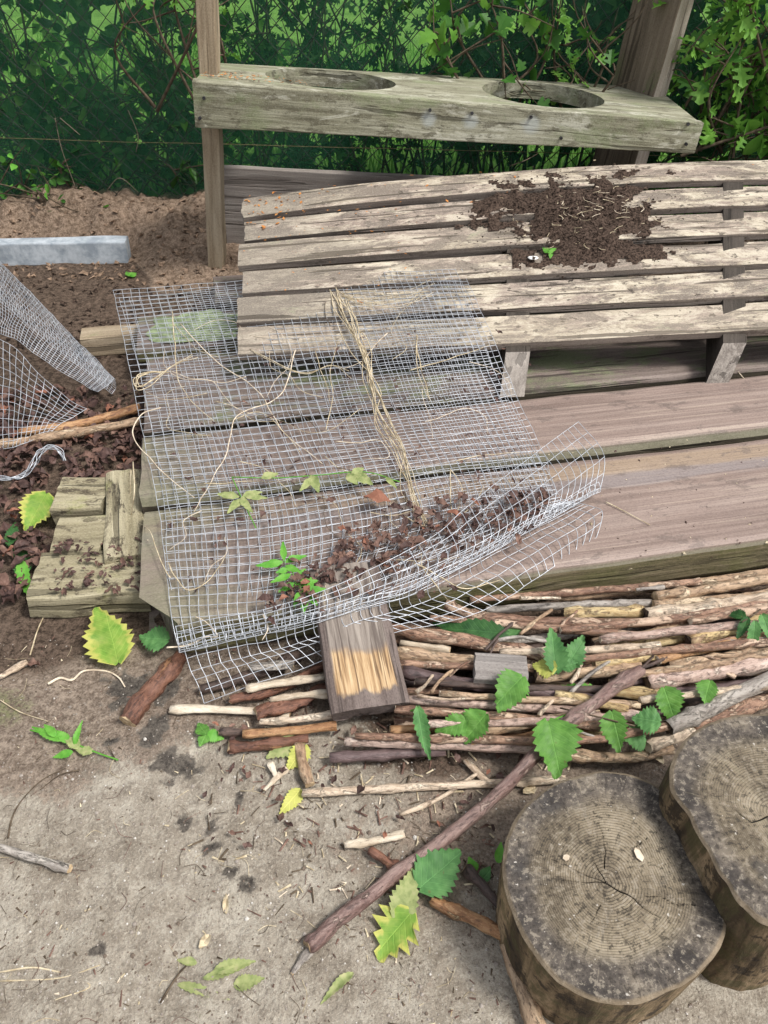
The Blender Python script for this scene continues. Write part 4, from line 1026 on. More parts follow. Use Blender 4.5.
for _ in range(40):
    x = random.uniform(150, 480); y = random.uniform(300, 590); a = random.uniform(0, 6.28); q = [(x, y)]
    for _ in range(random.randint(3, 5)): a += random.gauss(0, .55); x += 22 * math.cos(a); y += 17 * math.sin(a); q.append((x, y))
    q = [p for p in q if 130 < p[0] < 540 and 285 < p[1] < 612]
    if len(q) > 2: vine(q, random.uniform(.0006, .001), random.choice(['vine', 'vine', 'root', 'branch']), 'thin wispy dry stem tangled in the mesh among the bolder ones', group='thin wisps tangled in the mesh')
# root and twigs on the ground
def groundstem(name, pxs, r, mat, label, off=.004):
    pts = [on(a, b, off) for a, b in pxs]; mb = MB(); mb.add(*tube(cr(pts, 6), lambda t: r * (1.1 - .5 * t), 6))
    return tag(mb.build(name, M[mat], None, None, True), label, 'stem')
groundstem('pale_root', [(48, 684), (60, 678), (72, 680), (84, 671), (105, 671), (118, 677), (125, 687)], .002, 'root', 'curly white root lying on the earth below the timber')
groundstem('thin_twig', [(8, 838), (12, 818), (22, 800), (42, 780), (66, 768)], .0012, 'branch', 'thin dark curved twig on the bare earth at the left')
groundstem('thin_twig', [(80, 770), (60, 775), (40, 790)], .0009, 'branch', 'faint twig ending near the curved dark twig')
groundstem('grass_straw', [(0, 972), (40, 968), (90, 985), (55, 1000)], .0011, 'vine', 'looped dry grass straw at the lower left')
groundstem('grass_straw', [(0, 981), (60, 978), (100, 965)], .001, 'vine', 'straight dry grass straw at the lower left')
groundstem('grass_straw', [(160, 1003), (178, 975), (192, 960)], .0014, 'branch', 'dark stalk beside the withered leaves at the bottom')
groundstem('grass_straw', [(95, 520), (94, 560), (96, 612)], .0009, 'vine', 'upright straw leaning across the mossy timber')
groundstem('grass_straw', [(30, 655), (42, 620), (70, 575), (100, 565)], .0012, 'vine', 'dry straw curving round the left end of the timber')
groundstem('grass_straw', [(98, 564), (125, 552), (148, 540)], .0014, 'root', 'stiff pale straw above the spotted leaf')
groundstem('grass_straw', [(133, 462), (134, 495), (126, 530), (105, 538)], .0011, 'vine', 'bent straw bundle over the mossy board', .02)
groundstem('grass_straw', [(131, 470), (128, 505), (112, 528), (104, 536)], .0009, 'vine', 'thin bent straw next to the straw bundle', .02)
groundstem('grass_straw', [(0, 700), (20, 712), (50, 722)], .0009, 'vine', 'thin straw left of the leafy sprig')
groundstem('grass_straw', [(596, 590), (610, 575), (632, 568)][::-1], .0012, 'vine', 'dry straw propped on the mossy plank face', .012)
groundstem('grass_straw', [(738, 372), (752, 388), (770, 408)], .0014, 'root', 'white straw on the brown plank near the right pallet leg', .006)
groundstem('grass_straw', [(606, 502), (622, 510), (650, 525)], .0011, 'vine', 'brown straw on the front plank right of the mesh', .005)
groundstem('grass_straw', [(510, 166), (530, 158), (548, 147)], .0012, 'branch', 'thin brown twig sticking up from the far pallet slat', .02)
groundstem('grass_straw', [(470, 165), (469, 160), (467, 155)], .0012, 'root', 'short pale twig standing on the far pallet slat', .01)

# ------------------------------------------------------------------ leaf litter (crumpled brown leaves)
def crumple(p, s, mb, m=0, up=None):
    a = random.uniform(0, 6.28); d = Vector((math.cos(a), math.sin(a), random.uniform(-.3, .3))); q = Vector((-math.sin(a), math.cos(a), random.uniform(-.4, .4)))
    k = 5; w = random.uniform(.3, .6); z = random.uniform(-.2, .6); v = []
    for i in range(k + 1):
        t = i / k; hw = w * math.sin(math.pi * min(max(t, .06), .95)) * random.uniform(.7, 1.2)
        zz = z * math.sin(t * 3.1) + random.uniform(-.1, .1)
        c = p + d * s * (t - .5) + Vector((0, 0, zz * s * .5))
        v += [c + q * s * hw * .6 + Vector((0, 0, s * random.uniform(-.05, .25))), c, c - q * s * hw * .6 + Vector((0, 0, s * random.uniform(-.05, .25)))]
    f = []
    for i in range(k):
        b = i * 3; f += [[b, b + 1, b + 4, b + 3], [b + 1, b + 2, b + 5, b + 4]]
    mb.add(v, f, m)
lit = MB()
for _ in range(300):
    t = random.random() ** .8; x = 258 + t * 290; y0 = 612 - (x - 258) * .36 - 18 * math.sin(t * 3.1)
    y = y0 + random.gauss(0, 9 + 8 * math.sin(t * 3)) - 4
    p = onmesh(x, y, random.uniform(.002, .016)); crumple(p, random.uniform(.009, .028), lit, random.choice([0, 2, 2, 0, 2, 0, 2, 1 if random.random() < .4 else 0]))
for _ in range(190):
    p = onmesh(random.uniform(170, 530), random.uniform(330, 600), random.uniform(-.01, .003)); crumple(p, random.uniform(.005, .018), lit, random.choice([0, 2, 2, 2]))
tag(lit.build('leaf_litter', [M['deadleaf'], M['rustleaf'], M['darkleaf']]), 'drift of crumpled brown leaves caught in the curled mesh edge', 'leaf litter', kind='stuff')
lit2 = MB()
for _ in range(620):
    x = random.uniform(-30, 150); y = random.uniform(388, 480) if random.random() < .75 else random.uniform(470, 600)
    if y > 480 and random.random() < .6: x = random.uniform(-20, 55)
    p = P(x, y, .008 + random.uniform(0, .022)); crumple(p, random.uniform(.012, .04), lit2, random.choice([0, 2, 2, 2, 0, 2, 1 if random.random() < .3 else 0]))
for _ in range(110):
    p = on(random.uniform(55, 145), random.uniform(540, 592), .07 - .062); crumple(P(proj(p)[0], proj(p)[1], .053 + random.uniform(0, .008)), random.uniform(.006, .02), lit2, random.choice([0, 2, 2]))
tag(lit2.build('leaf_litter', [M['deadleaf'], M['rustleaf'], M['darkleaf']]), 'damp purple brown leaf litter around the mossy blocks at left', 'leaf litter', kind='stuff')
lit3 = MB()
for _ in range(200):
    x = random.uniform(200, 720); y = random.uniform(640, 850)
    if x > 560 and y > 760: continue
    p = P(x, y, .004 + random.uniform(0, .012)); crumple(p, random.uniform(.005, .017), lit3, random.choice([0, 2, 2, 0, 2, 1 if random.random() < .4 else 0]))
tag(lit3.build('leaf_litter', [M['deadleaf'], M['rustleaf'], M['darkleaf']]), 'dead brown leaf scraps scattered under and below the stick pile', 'leaf litter', kind='stuff')
def deadleaf(px, py, s, mat, label, mesh=True):
    mb = MB(); p = onmesh(px, py, .006) if mesh else on(px, py, .004); crumple(p, s, mb); return tag(mb.build('dead_leaf', M[mat]), label, 'leaf', 'single dead leaves')
deadleaf(377, 500, .05, 'rustleaf', 'large curled rust brown leaf right of the middle of the mesh')
deadleaf(343, 529, .02, 'rustleaf', 'small orange brown leaf left of the large curled one')
deadleaf(418, 514, .018, 'rustleaf', 'reddish leaf scrap at the foot of the stem bundle')
deadleaf(360, 302, .016, 'petal', 'orange leaf scrap near the top of the stem bundle')
deadleaf(226, 905, .022, 'vine', 'dry tan leaf curled on the bare earth', False)
deadleaf(205, 942, .02, 'vine', 'pale papery leaf above the withered greens', False)
deadleaf(33, 665, .03, 'deadleaf', 'dark brown leaf on the earth at the left edge', False)
deadleaf(530, 790, .026, 'vine', 'tan dry leaf left of the front stump', False)
deadleaf(655, 758, .028, 'vine', 'brown dry leaf in the gap between the stumps', False)

dk = MB()
for _ in range(260):
    x = random.uniform(500, 768); y = random.uniform(395, 560); p = on(x, y, .001)
    if p.z > .12: continue
    s_ = random.uniform(.0008, .003) * (2 if random.random() < .1 else 1); a = random.uniform(0, 6.28); d = Vector((math.cos(a), math.sin(a), .1)) * s_; q = Vector((-d.y, d.x, 0)) * .5
    dk.add([p - d, p + q, p + d, p - q, p + Vector((0, 0, s_ * .6))], [[0, 1, 4], [1, 2, 4], [2, 3, 4], [3, 0, 4]], random.choice([0, 1, 2]))
tag(dk.build('litter', [M['darkleaf'], M['vine'], M['soil']]), 'tiny crumbs of dirt and bud scale on the brown planks', 'litter', kind='stuff')
# ------------------------------------------------------------------ ground debris
deb = MB(); peb = MB()
for _ in range(1000):
    x = random.uniform(-20, 790); y = random.uniform(630, 1030)
    if (x > 500 and y > 720): continue
    dens = .45 + .55 * (x > 250) + .4 * (x < 130 and y < 760)
    if random.random() > dens: continue
    p = P(x, y, 0); p.z = gh(p.x, p.y) + .001; a = random.uniform(0, 6.28); l = random.uniform(.002, .008) * (3.2 if random.random() < .08 else 1); w = random.uniform(.0005, .0014)
    d = Vector((math.cos(a), math.sin(a), random.uniform(-.1, .25))); s = Vector((-d.y, d.x, 0)) * w; up = Vector((0, 0, w * .8))
    deb.add([p - s, p + s, p + d * l + s * .6, p + d * l - s * .4, p + d * l * .5 + up], [[0, 1, 4], [1, 2, 4], [2, 3, 4], [3, 0, 4]], random.choice([0, 2, 2, 2, 3, 3, 3, 1 if random.random() < .4 else 2]))
for _ in range(330):
    x = random.gauss(385, 105); y = random.uniform(700, 900)
    if x > 495 and y > 790 or x < 200: continue
    p = P(x, y, 0); p.z = gh(p.x, p.y) + .002; a = random.uniform(0, 6.28); l = random.uniform(.004, .02); w = random.uniform(.0006, .0022)
    d = Vector((math.cos(a), math.sin(a), random.uniform(-.05, .12))); s_ = Vector((-d.y, d.x, 0)) * w; up = Vector((0, 0, w))
    deb.add([p - s_, p + s_ * .6, p + d * l + s_ * .8, p + d * l * 1.1 - s_ * .4, p + d * l * .5 + up], [[0, 1, 4], [1, 2, 4], [2, 3, 4], [3, 0, 4]], random.choice([0, 2, 2, 3, 3, 0, 1 if random.random() < .4 else 2]))
for _ in range(150):
    x = random.uniform(-10, 560); y = random.uniform(640, 1030)
    if x > 490 and y > 780: continue
    p = P(x, y, 0); p.z = gh(p.x, p.y) + .0015; a = random.uniform(0, 6.28); l = random.uniform(.008, .04); d = Vector((math.cos(a), math.sin(a), 0)); q = Vector((-d.y, d.x, 0)) * random.uniform(-.35, .35) * l
    deb.add(*tube(cr([p, p + d * l * .5 + q, p + d * l + Vector((0, 0, random.uniform(0, .004)))], 3), random.uniform(.0002, .00045), 3, False), random.choice([0, 3, 3, 2, 0]))
tag(deb.build('debris', [M['vine'], M['root'], M['deadleaf'], M['branch']]), 'fine wood crumbs and bits of straw strewn over the earth', 'debris', kind='stuff')
for _ in range(4600):
    x = random.uniform(-20, 700); y = random.uniform(640, 1030)
    p = P(x, y, 0); p.z = gh(p.x, p.y); r = random.uniform(.0005, .0018) * (2.2 if random.random() < .05 else 1)
    v = [p + Vector((math.cos(k * 1.257 + j * .6) * r * (1, .75, .2)[j], math.sin(k * 1.257 + j * .6) * r * (1, .75, .2)[j], r * (-.2, .45, .75)[j])) * 1 for j in range(3) for k in range(5)]
    f = [[j * 5 + k, j * 5 + (k + 1) % 5, (j + 1) * 5 + (k + 1) % 5, (j + 1) * 5 + k] for j in range(2) for k in range(5)] + [[10, 11, 12, 13, 14]]
    peb.add(v, f, random.choice([0, 0, 2, 2, 2, 0, 0, 1]))
tag(peb.build('grit', [simple('grit_grey', (.2, .17, .14), (.34, .3, .26), 90), simple('grit_pale', (.38, .35, .31), (.55, .52, .47), 90), simple('grit_brown', (.1, .075, .055), (.18, .14, .11), 90)]), 'small grit and pebbles on the packed earth', 'grit', kind='stuff')
def cl():
    mb = MB()
    for _ in range(900):
        x = random.uniform(-1.45, -.5); y = random.uniform(1.75, 2.7); s = random.uniform(.003, .014); p = Vector((x, y, gh(x, y) + s * .2))
        mb.add([p + Vector((random.uniform(-1, 1), random.uniform(-1, 1), random.uniform(-.5, .8))) * s for _ in range(6)], [[0, 1, 2], [0, 2, 3], [1, 2, 4], [0, 1, 4], [2, 3, 5], [3, 4, 5], [2, 4, 5]], 0 if y > 2.25 else 1)
    tag(mb.build('soil_clods', [simple('sandy_clod', (.15, .10, .065), (.32, .22, .15), 60), M['soil']]), 'loose clods of soil on the dirt mound and bed', 'soil', kind='stuff')
cl()
# orange petals / bud scales on shelf and pallet
pet = MB()
for _ in range(130):
    px = random.gauss(262, 30); py = random.gauss(205, 14)
    if random.random() < .3: px, py = random.uniform(300, 520), random.uniform(168, 215)
    if px < 246: continue
    p = on(px, py, .002); s = random.uniform(.003, .008); a = random.uniform(0, 6.28); d = Vector((math.cos(a), math.sin(a), .2)) * s; q = Vector((-d.y, d.x, 0)) * .5
    pet.add([p - d, p + q, p + d, p - q], [[0, 1, 2, 3]])
for _ in range(90):
    p = pal(random.gauss(.15, .11) % 1, random.uniform(.3, .97)) + Vector((0, 0, .004)); s = random.uniform(.002, .006)
    pet.add([p + Vector((random.uniform(-1, 1), random.uniform(-1, 1), random.uniform(0, .5))) * s for _ in range(4)], [[0, 1, 2, 3]])
tag(pet.build('petals', M['petal']), 'tiny orange bud scales scattered on the left of the pallet', 'petals', kind='stuff')

# ------------------------------------------------------------------ nettles and weeds
def plant(name, label, base, leaves, cat='nettle', group='nettles growing through the stick pile', stem=None, smat='weed'):
    r = empty(name, on(*base, 0)); tag(r, label, cat, group)
    for (b, t, w, mat, off, fold) in leaves: leaf('leaf', b, t, w, mat, parent=r, off=off, fold=fold)
    if stem: stemtube('stem', stem, .0013, M[smat], r)
    return r
plant('nettle', 'large bright nettle leaf hanging over the long diagonal stick', (545, 722), [((548, 722), (562, 776), 48, 'nettle', (.085, .07), .35)], stem=[(590, 712, .05), (570, 714, .07), (548, 722, .085)])
plant('nettle', 'bright nettle leaf standing just below the grey block', (524, 680), [((522, 677), (494, 706), 34, 'nettle', (.085, .075), .3)])
plant('nettle', 'folded nettle leaf at the right side of the offcut', (418, 715), [((418, 708), (426, 760), 15, 'nettle_blue', (.07, .04), .9)], stem=[(408, 712, .05), (418, 708, .07)])
plant('nettle', 'pair of nettle leaves below the pink striped stick', (470, 712), [((486, 714), (462, 742), 30, 'nettle', (.075, .05), .3), ((466, 720), (436, 734), 22, 'nettle', (.06, .05), .3)])
plant('nettle', 'nettle with two leaves and a pale one beside the grey lichen stick', (640, 725), [((612, 712), (622, 752), 26, 'nettle', (.085, .06), .35), ((660, 722), (632, 716), 28, 'nettle_blue', (.08, .08), .3), ((645, 738), (622, 738), 26, 'nettle_blue', (.06, .06), .3)], stem=[(560, 708, .07), (590, 715, .08), (635, 726, .08)], smat='branch')
plant('nettle', 'upper pair of nettle leaves under the long pinkish stick', (680, 700), [((664, 688), (676, 722), 27, 'nettle', (.085, .065), .2), ((710, 681), (704, 704), 20, 'nettle', (.08, .07), .2)])
plant('nettle', 'upright nettle seedling right of the grey block', (560, 672), [((556, 672), (552, 627), 23, 'nettle_blue', (.07, .11), .4), ((566, 667), (586, 636), 22, 'nettle_blue', (.07, .10), .3), ((556, 668), (532, 664), 20, 'nettle_yel', (.075, .07), .3), ((562, 668), (578, 662), 16, 'nettle_blue', (.075, .08), .3)])
plant('nettle', 'dark green nettle leaf lying under the mesh hem', (470, 628), [((505, 633), (432, 626), 24, 'nettle_dark', (.06, .06), .2), ((520, 630), (462, 634), 20, 'nettle_blue', (.055, .05), .2)])
plant('nettle', 'drooping narrow leaved nettle at the right frame edge', (750, 625), [((748, 618), (738, 640), 10, 'nettle_dark', (.09, .07), .5), ((755, 622), (752, 655), 12, 'nettle_blue', (.09, .06), .6), ((745, 617), (728, 612), 12, 'nettle_dark', (.09, .08), .4), ((762, 615), (772, 640), 14, 'nettle_blue', (.09, .07), .4)], stem=[(770, 600, .06), (755, 614, .09), (742, 622, .085)], smat='branch')
plant('nettle', 'small nettle leaf tips showing under the lime coloured stick', (585, 690), [((604, 696), (556, 688), 16, 'weed', (.055, .055), .2)])
leaf('nettle_leaf', (420, 888), (462, 851), 44, 'nettle_blue', 'large blue green nettle leaf lying on soil beside the diagonal stick', off=(.02, .035), fold=.2, curl=.05)
leaf('nettle_leaf', (397, 921), (420, 869), 27, 'palegreen', 'pale undersided nettle leaf between the blue green and yellow ones', off=(.012, .03), fold=.4)
leaf('nettle_leaf', (412, 912), (374, 955), 40, 'nettle_lime', 'yellow and green lobed leaf lying below the pale nettle leaf', off=(.016, .012), fold=.2, teeth=5, tooth=.4)
leaf('nettle_leaf', (118, 662), (104, 604), 44, 'nettle_lime', 'large yellow green leaf in front of the mossy timber', off=(.02, .045), fold=.15, curl=.02)
leaf('nettle_leaf', (168, 640), (138, 636), 26, 'nettle_blue', 'small blue green leaf between the yellow leaf and the mesh', off=(.03, .03), fold=.2)
leaf('nettle_leaf', (139, 556), (117, 592), 32, 'nettle_lime', 'spotted yellow green leaf at the plank end above the large one', off=(.03, .02), fold=.2)
leaf('nettle_leaf', (46, 494), (26, 530), 32, 'nettle_lime', 'half yellow leaf at the left of the short mossy blocks', off=(.04, .03), fold=.2)
plant('weed', 'low dark green weeds left of the mossy timber', (20, 560), [((28, 560), (8, 548), 14, 'nettle_dark', (.02, .02), .2), ((20, 575), (30, 556), 16, 'nettle_blue', (.02, .02), .2), ((22, 562), (24, 600), 12, 'weed', (.03, .02), .4), ((8, 545), (16, 520), 12, 'nettle_dark', (.02, .03), .3)], 'weed', 'small weeds')
plant('weed', 'seedling with small leaves left of the front stump', (500, 850), [((498, 862), (503, 843), 10, 'weed', (.015, .03), .2), ((475, 872), (468, 858), 12, 'weed', (.01, .02), .2), ((498, 858), (508, 852), 8, 'weed', (.015, .02), .2), ((482, 880), (492, 868), 12, 'nettle_blue', (.01, .015), .2)], 'weed', 'small weeds')
plant('weed', 'three round clover like leaves beside the rust red stick', (205, 735), [((206, 734), (198, 722), 14, 'nettle', (.012, .012), .1), ((206, 735), (200, 746), 12, 'nettle', (.012, .012), .1), ((207, 735), (224, 738), 12, 'weed', (.012, .012), .1)], 'weed', 'small weeds')
plant('weed', 'lime green torn leaves below the bright orange stick', (292, 752), [((300, 738), (266, 756), 22, 'palegreen', (.015, .012), .2), ((305, 745), (288, 770), 20, 'nettle_yel', (.015, .012), .2), ((300, 790), (280, 813), 16, 'nettle_yel', (.01, .008), .2)], 'weed', 'small weeds')
sp = plant('uprooted_sprig', 'wilted leafy sprig with a reddish stem on the bare earth at left', (95, 752), [((62, 740), (29, 728), 9, 'weed', (.012, .015), .3), ((55, 736), (45, 722), 8, 'weed', (.015, .02), .3), ((68, 742), (56, 730), 9, 'weed', (.012, .02), .3), ((78, 748), (66, 735), 11, 'palegreen', (.012, .015), .3), ((75, 745), (80, 720), 6, 'weed', (.012, .03), .3), ((72, 752), (52, 756), 8, 'weed', (.01, .01), .3), ((92, 752), (74, 750), 10, 'palegreen', (.01, .012), .3)], 'weed', 'small weeds', stem=[(118, 760, .005), (95, 752, .008), (60, 738, .012), (30, 730, .014)])
plant('withered_leaves', 'withered pale green leaves flat on the earth near the bottom', (220, 970), [((196, 963), (176, 962), 8, 'palegreen', (.005, .005), .7), ((215, 972), (254, 956), 12, 'palegreen', (.004, .009), .7), ((205, 978), (250, 968), 9, 'palegreen', (.004, .009), .7), ((180, 985), (228, 998), 9, 'palegreen', (.004, .009), .7), ((235, 985), (264, 978), 14, 'palegreen', (.004, .009), .7)], 'weed', 'small weeds')
plant('withered_leaves', 'single limp green leaf lying below the yellow lobed leaf', (335, 985), [((352, 974), (318, 998), 10, 'palegreen', (.004, .009), .7)], 'weed', 'small weeds')
# climbing weed threaded in the mesh
def meshleafs(name, label, stems, leaves, mat):
    r = empty(name, onmesh(*stems[0][0])); tag(r, label, 'weed', 'green weeds growing through the mesh')
    for s in stems:
        mb = MB(); mb.add(*tube(cr([onmesh(a, b, .008) for a, b in s], 6), .0011, 5)); mb.build('stem', M['weed'], None, r, True)
    for (b, t, w) in leaves:
        B0 = onmesh(*b, .010); T0 = onmesh(*t, .014); L = (T0 - B0).length; W = w / F * depth(B0); V, Fc, E = leafmesh(L, W, 4, .2, .1, random.uniform(0, 9), .02)
        mk('leaf', V, Fc, M[mat], frame(B0, T0 - B0, (EYE - B0).normalized() * .5 + Vector((0, 0, .6))), r, smooth=True, attrs={'edge': [0.0] * len(V)})
meshleafs('climbing_weed', 'pale green weed trailing across the middle of the mesh', [[(232, 477), (275, 478), (320, 475), (365, 472), (400, 482)], [(232, 477), (240, 495), (256, 528)]],
          [((238, 497), (217, 492), 9), ((240, 499), (228, 512), 9), ((242, 498), (250, 512), 8), ((243, 497), (262, 490), 9), ((244, 495), (266, 499), 8), ((262, 478), (278, 472), 9), ((310, 476), (320, 490), 11), ((312, 478), (300, 490), 8), ((352, 474), (364, 468), 10), ((356, 474), (372, 484), 12), ((386, 478), (398, 486), 6), ((348, 474), (356, 484), 10)], 'palegreen')
meshleafs('green_sprig', 'bright green sprig standing up through the mesh above the leaf drift', [[(278, 575), (290, 568), (296, 582), (310, 600)], [(284, 562), (286, 552), (283, 543)]],
          [((284, 560), (281, 540), 7), ((282, 562), (256, 566), 9), ((286, 562), (306, 553), 8), ((286, 566), (300, 572), 8), ((290, 574), (272, 583), 8), ((296, 584), (278, 590), 8), ((298, 584), (318, 582), 9), ((302, 592), (292, 604), 8), ((304, 592), (326, 586), 9), ((306, 598), (302, 612), 8), ((308, 597), (318, 604), 8), ((298, 578), (306, 568), 7), ((310, 590), (312, 576), 7), ((288, 570), (276, 572), 7)], 'weed')
plant('seedling', 'tiny bright seedling on the compost edge', (550, 250), [((549, 252), (543, 247), 6, 'weed', (.012, .014), .1), ((550, 252), (557, 248), 6, 'weed', (.012, .014), .1), ((550, 252), (551, 258), 5, 'weed', (.012, .012), .1)], 'weed', 'small weeds')
plant('seedling', 'tiny green seedling on the dark soil below the kerb', (131, 275), [((130, 276), (126, 270), 6, 'weed', (.01, .012), .1), ((130, 276), (137, 272), 6, 'weed', (.01, .012), .1)], 'weed', 'small weeds')

# ------------------------------------------------------------------ mud kitchen shelf
SY = 2.36
def shelf():
    r = empty('mud_kitchen_shelf', (.1, SY, 0)); tag(r, 'weathered wooden mud kitchen shelf with two round basin holes between posts', 'shelf')
    # front edge of the top, from its two pixel ends
    A = PY(196, 79, 2.26); Bq = PY(698, 121, 2.30)
    x = (Bq - A); L = x.length; Mx = frame(A, x, (0, 0, 1)); Mi = Mx.inverted()
    # back edge depth from the photo
    def topplane(px, py):
        # intersect the ray with the shelf plane
        o = Mi @ EYE; d = Mi.to_3x3() @ ray(px, py); t = -o.z / d.z; return o + d * t
    bl = topplane(216, 63); br = topplane(640, 86)
    wl_, wr_ = bl.y, br.y
    th = .045
    outline = [(0, 0), (L, 0), (br.x + .05, wr_), (.0, wl_)]
    holes = []
    for (x0, y0, x1, y1, tx, ty, bx, by) in ((264, 76, 396, 85, 322, 69, 338, 92), (483, 90, 606, 102, 530, 82, 546, 108)):
        a, b = topplane(x0, y0), topplane(x1, y1); cx = (a.x + b.x) / 2; rx = abs(b.x - a.x) / 2; tq, bq = topplane(tx, ty).y, topplane(bx, by).y
        W_ = wl_ + (wr_ - wl_) * cx / L; tq = min(tq, W_ - .012); bq = max(bq, .02); holes.append((cx, (tq + bq) / 2, rx, (tq - bq) / 2))
    import bmesh
    bm = bmesh.new()
    def loop(pts):
        vs = [bm.verts.new((p[0], p[1], 0)) for p in pts]; return [bm.edges.new((vs[i], vs[(i + 1) % len(vs)])) for i in range(len(vs))]
    ed = []
    op = []
    for i in range(4):
        a, b = outline[i], outline[(i + 1) % 4]; k = 24 if i in (0, 2) else 5
        op += [(a[0] + (b[0] - a[0]) * j / k, a[1] + (b[1] - a[1]) * j / k) for j in range(k)]
    ed += loop(op)
    for cx, cy, rx, ry in holes: ed += loop([(cx + rx * math.cos(2 * math.pi * i / 56), cy + ry * math.sin(2 * math.pi * i / 56)) for i in range(56)])
    bmesh.ops.triangle_fill(bm, use_beauty=True, edges=ed)
    inh = lambda c: any(((c.x - cx) / rx) ** 2 + ((c.y - cy) / ry) ** 2 < .97 for cx, cy, rx, ry in holes)
    bad = [f for f in bm.faces if inh(f.calc_center_median())]
    if bad: bmesh.ops.delete(bm, geom=bad, context='FACES')
    bmesh.ops.recalc_face_normals(bm, faces=bm.faces)
    for f in bm.faces:
        if f.normal.z < 0: f.normal_flip()
    ex = bmesh.ops.extrude_face_region(bm, geom=list(bm.faces))
    for v in [g for g in ex['geom'] if isinstance(g, bmesh.types.BMVert)]: v.co.z -= th
    bmesh.ops.recalc_face_normals(bm, faces=bm.faces)
    me = bpy.data.meshes.new('shelf_top'); bm.to_mesh(me); bm.free(); me.materials.append(M['shelf'])
    link(bpy.data.objects.new('shelf_top', me), Mx, r)
    # front apron board, tapering to the right
    hl = A.z - PY(197, 127, 2.245).z; hr = Bq.z - PY(690, 153, 2.285).z
    fo = A + Mx.to_3x3() @ Vector((-.004, -.018, .003))
    apm = wood('apron_board', (.10, .09, .06), (.25, .24, .165), (.44, .43, .335), stain=((.56, .55, .45), .53, .75), dirt=((.08, .07, .045), .53, .75), moss=.5, mosscol=(.2, .23, .12), bump=.8, fine=60)
    nt = apm.node_tree; bb = nt.nodes['Principled BSDF']; old = bb.inputs['Base Color'].links[0].from_socket; co = nd(nt, 'ShaderNodeTexCoord').outputs['Object']
    nn = noi(nt, co, 45, 4, .6)
    aF = frame(fo, x, (0, 0, 1)).inverted()
    for (px, py, rr) in ((429, 119, .027), (471, 121, .027), (531, 125, .032)):
        c = aF @ PY(px, py, 2.26 + (px - 196) / 502 * .04 - .036)
        dd = nd(nt, 'ShaderNodeVectorMath', {0: co, 1: (c.x, c.y, c.z)}, operation='DISTANCE').outputs['Value']
        e = mth(nt, 'ADD', mth(nt, 'DIVIDE', dd, rr), mth(nt, 'MULTIPLY', mth(nt, 'SUBTRACT', nn, .5), .6))
        old = mix(nt, mth(nt, 'MULTIPLY', rampf(nt, e, 1.0, .35), .6), old, (.40, .43, .415))
    nt.links.new(old, bb.inputs['Base Color'])
    ap = board('apron', L + .008, .034, hl, apm, frame(fo, x, (0, 0, 1)), r, .004, .002, 2.2, .03, warp=lambda v, t: Vector((v.x, v.y, v.z * (1 + (hr / hl - 1) * t))))
    # nails, mineral stains
    fy = lambda px, py: PY(px, py, 2.26 + (px - 196) / 502 * .04 - .0365)
    for (px, py, rr) in ((429, 118, .022), (471, 120, .023), (531, 124, .026)):
        c = fy(px, py); V = [Vector((0, 0, 0))]; k = 24
        for i in range(k):
            a = 2 * math.pi * i / k; q = rr * (1 + .2 * nz(math.cos(a) * 2, math.sin(a) * 2, px)); V.append(Vector((math.cos(a) * q, -.0006, math.sin(a) * q * .85)))
        V[0].y = -.0014
        o = 0 and mk('mineral_stain', V, [[0, 1 + (i + 1) % k, 1 + i] for i in range(k)], M['lime_pale'], Matrix.Translation(c), r)
    for (px, py) in ((204, 98), (200, 118), (430, 110), (472, 113), (531, 117), (561, 138), (688, 124), (686, 144)):
        c = fy(px, py) + Vector((0, -.003, 0)); mb = MB(); mb.add(*tube([c + Vector((0, .006, 0)), c + Vector((0, -.0015, 0))], .0042, 8)); mb.build('nail', M['rubber'], Matrix.Translation(c), r)
    # posts
    zt = 1.35
    pl = PY(209, 66, 2.345); foot = PY(217, 266, 2.345)
    d = (pl - foot); top = foot + d * ((zt - foot.z) / d.z); foot = foot - d * ((foot.z + .05) / d.z)
    w = 18 / F * depth(pl)
    board('post', (top - foot).length, w, .06, M['post'], frame(foot + Vector((0, -.02, 0)), top - foot, (0, -1, 0)), r, .003, .0015, 5.0, .04)
    # right post: a wide board turned edge-on
    yb = 2.30 + wr_ * .8; print('SHELF', wl_, wr_, A, Bq)
    base = PY(632, 90, yb); tp = PY(656, 0, yb); d = tp - base; top = base + d * ((zt - base.z) / d.z); foot = base - d * ((base.z + .05) / d.z)
    ang = R_(-62)
    nrm = Vector((-math.sin(R_(55)), -math.cos(R_(55)), 0))  # wide face looks left and towards the camera
    board('wide_post', (top - foot).length, .17, .06, M['post_dark'], frame(foot, top - foot, nrm), r, .003, .0015, 7.0, .05, edge_mat=M['lit_edge'])
    # low board behind
    a = PY(222, 166, 2.47); b = PY(423, 176, 2.50); e = a + (b - a) * 2.1
    board('back_board', (e - a).length, .03, .27, M['lowboard'], frame(a, e - a, (0, 0, 1)), r, .003, .002, 8.0, .05)
    return Mx, L, wl_, wr_
SMx, SL, SWl, SWr = shelf()
pet = MB()
for _ in range(170):
    x = abs(random.gauss(0, .13)) + .01; y = random.uniform(.01, .10) * (1 - x)
    p = SMx @ Vector((x, y, .004)); s = random.uniform(.002, .007)
    pet.add([p + Vector((random.uniform(-1, 1), random.uniform(-1, 1), random.uniform(0, .6))) * s for _ in range(4)], [[0, 1, 2, 3]], random.choice([0, 0, 1]))
tag(pet.build('petals', [M['petal'], M['deadleaf']]), 'orange and brown bud scales on the left end of the shelf', 'petals', kind='stuff')

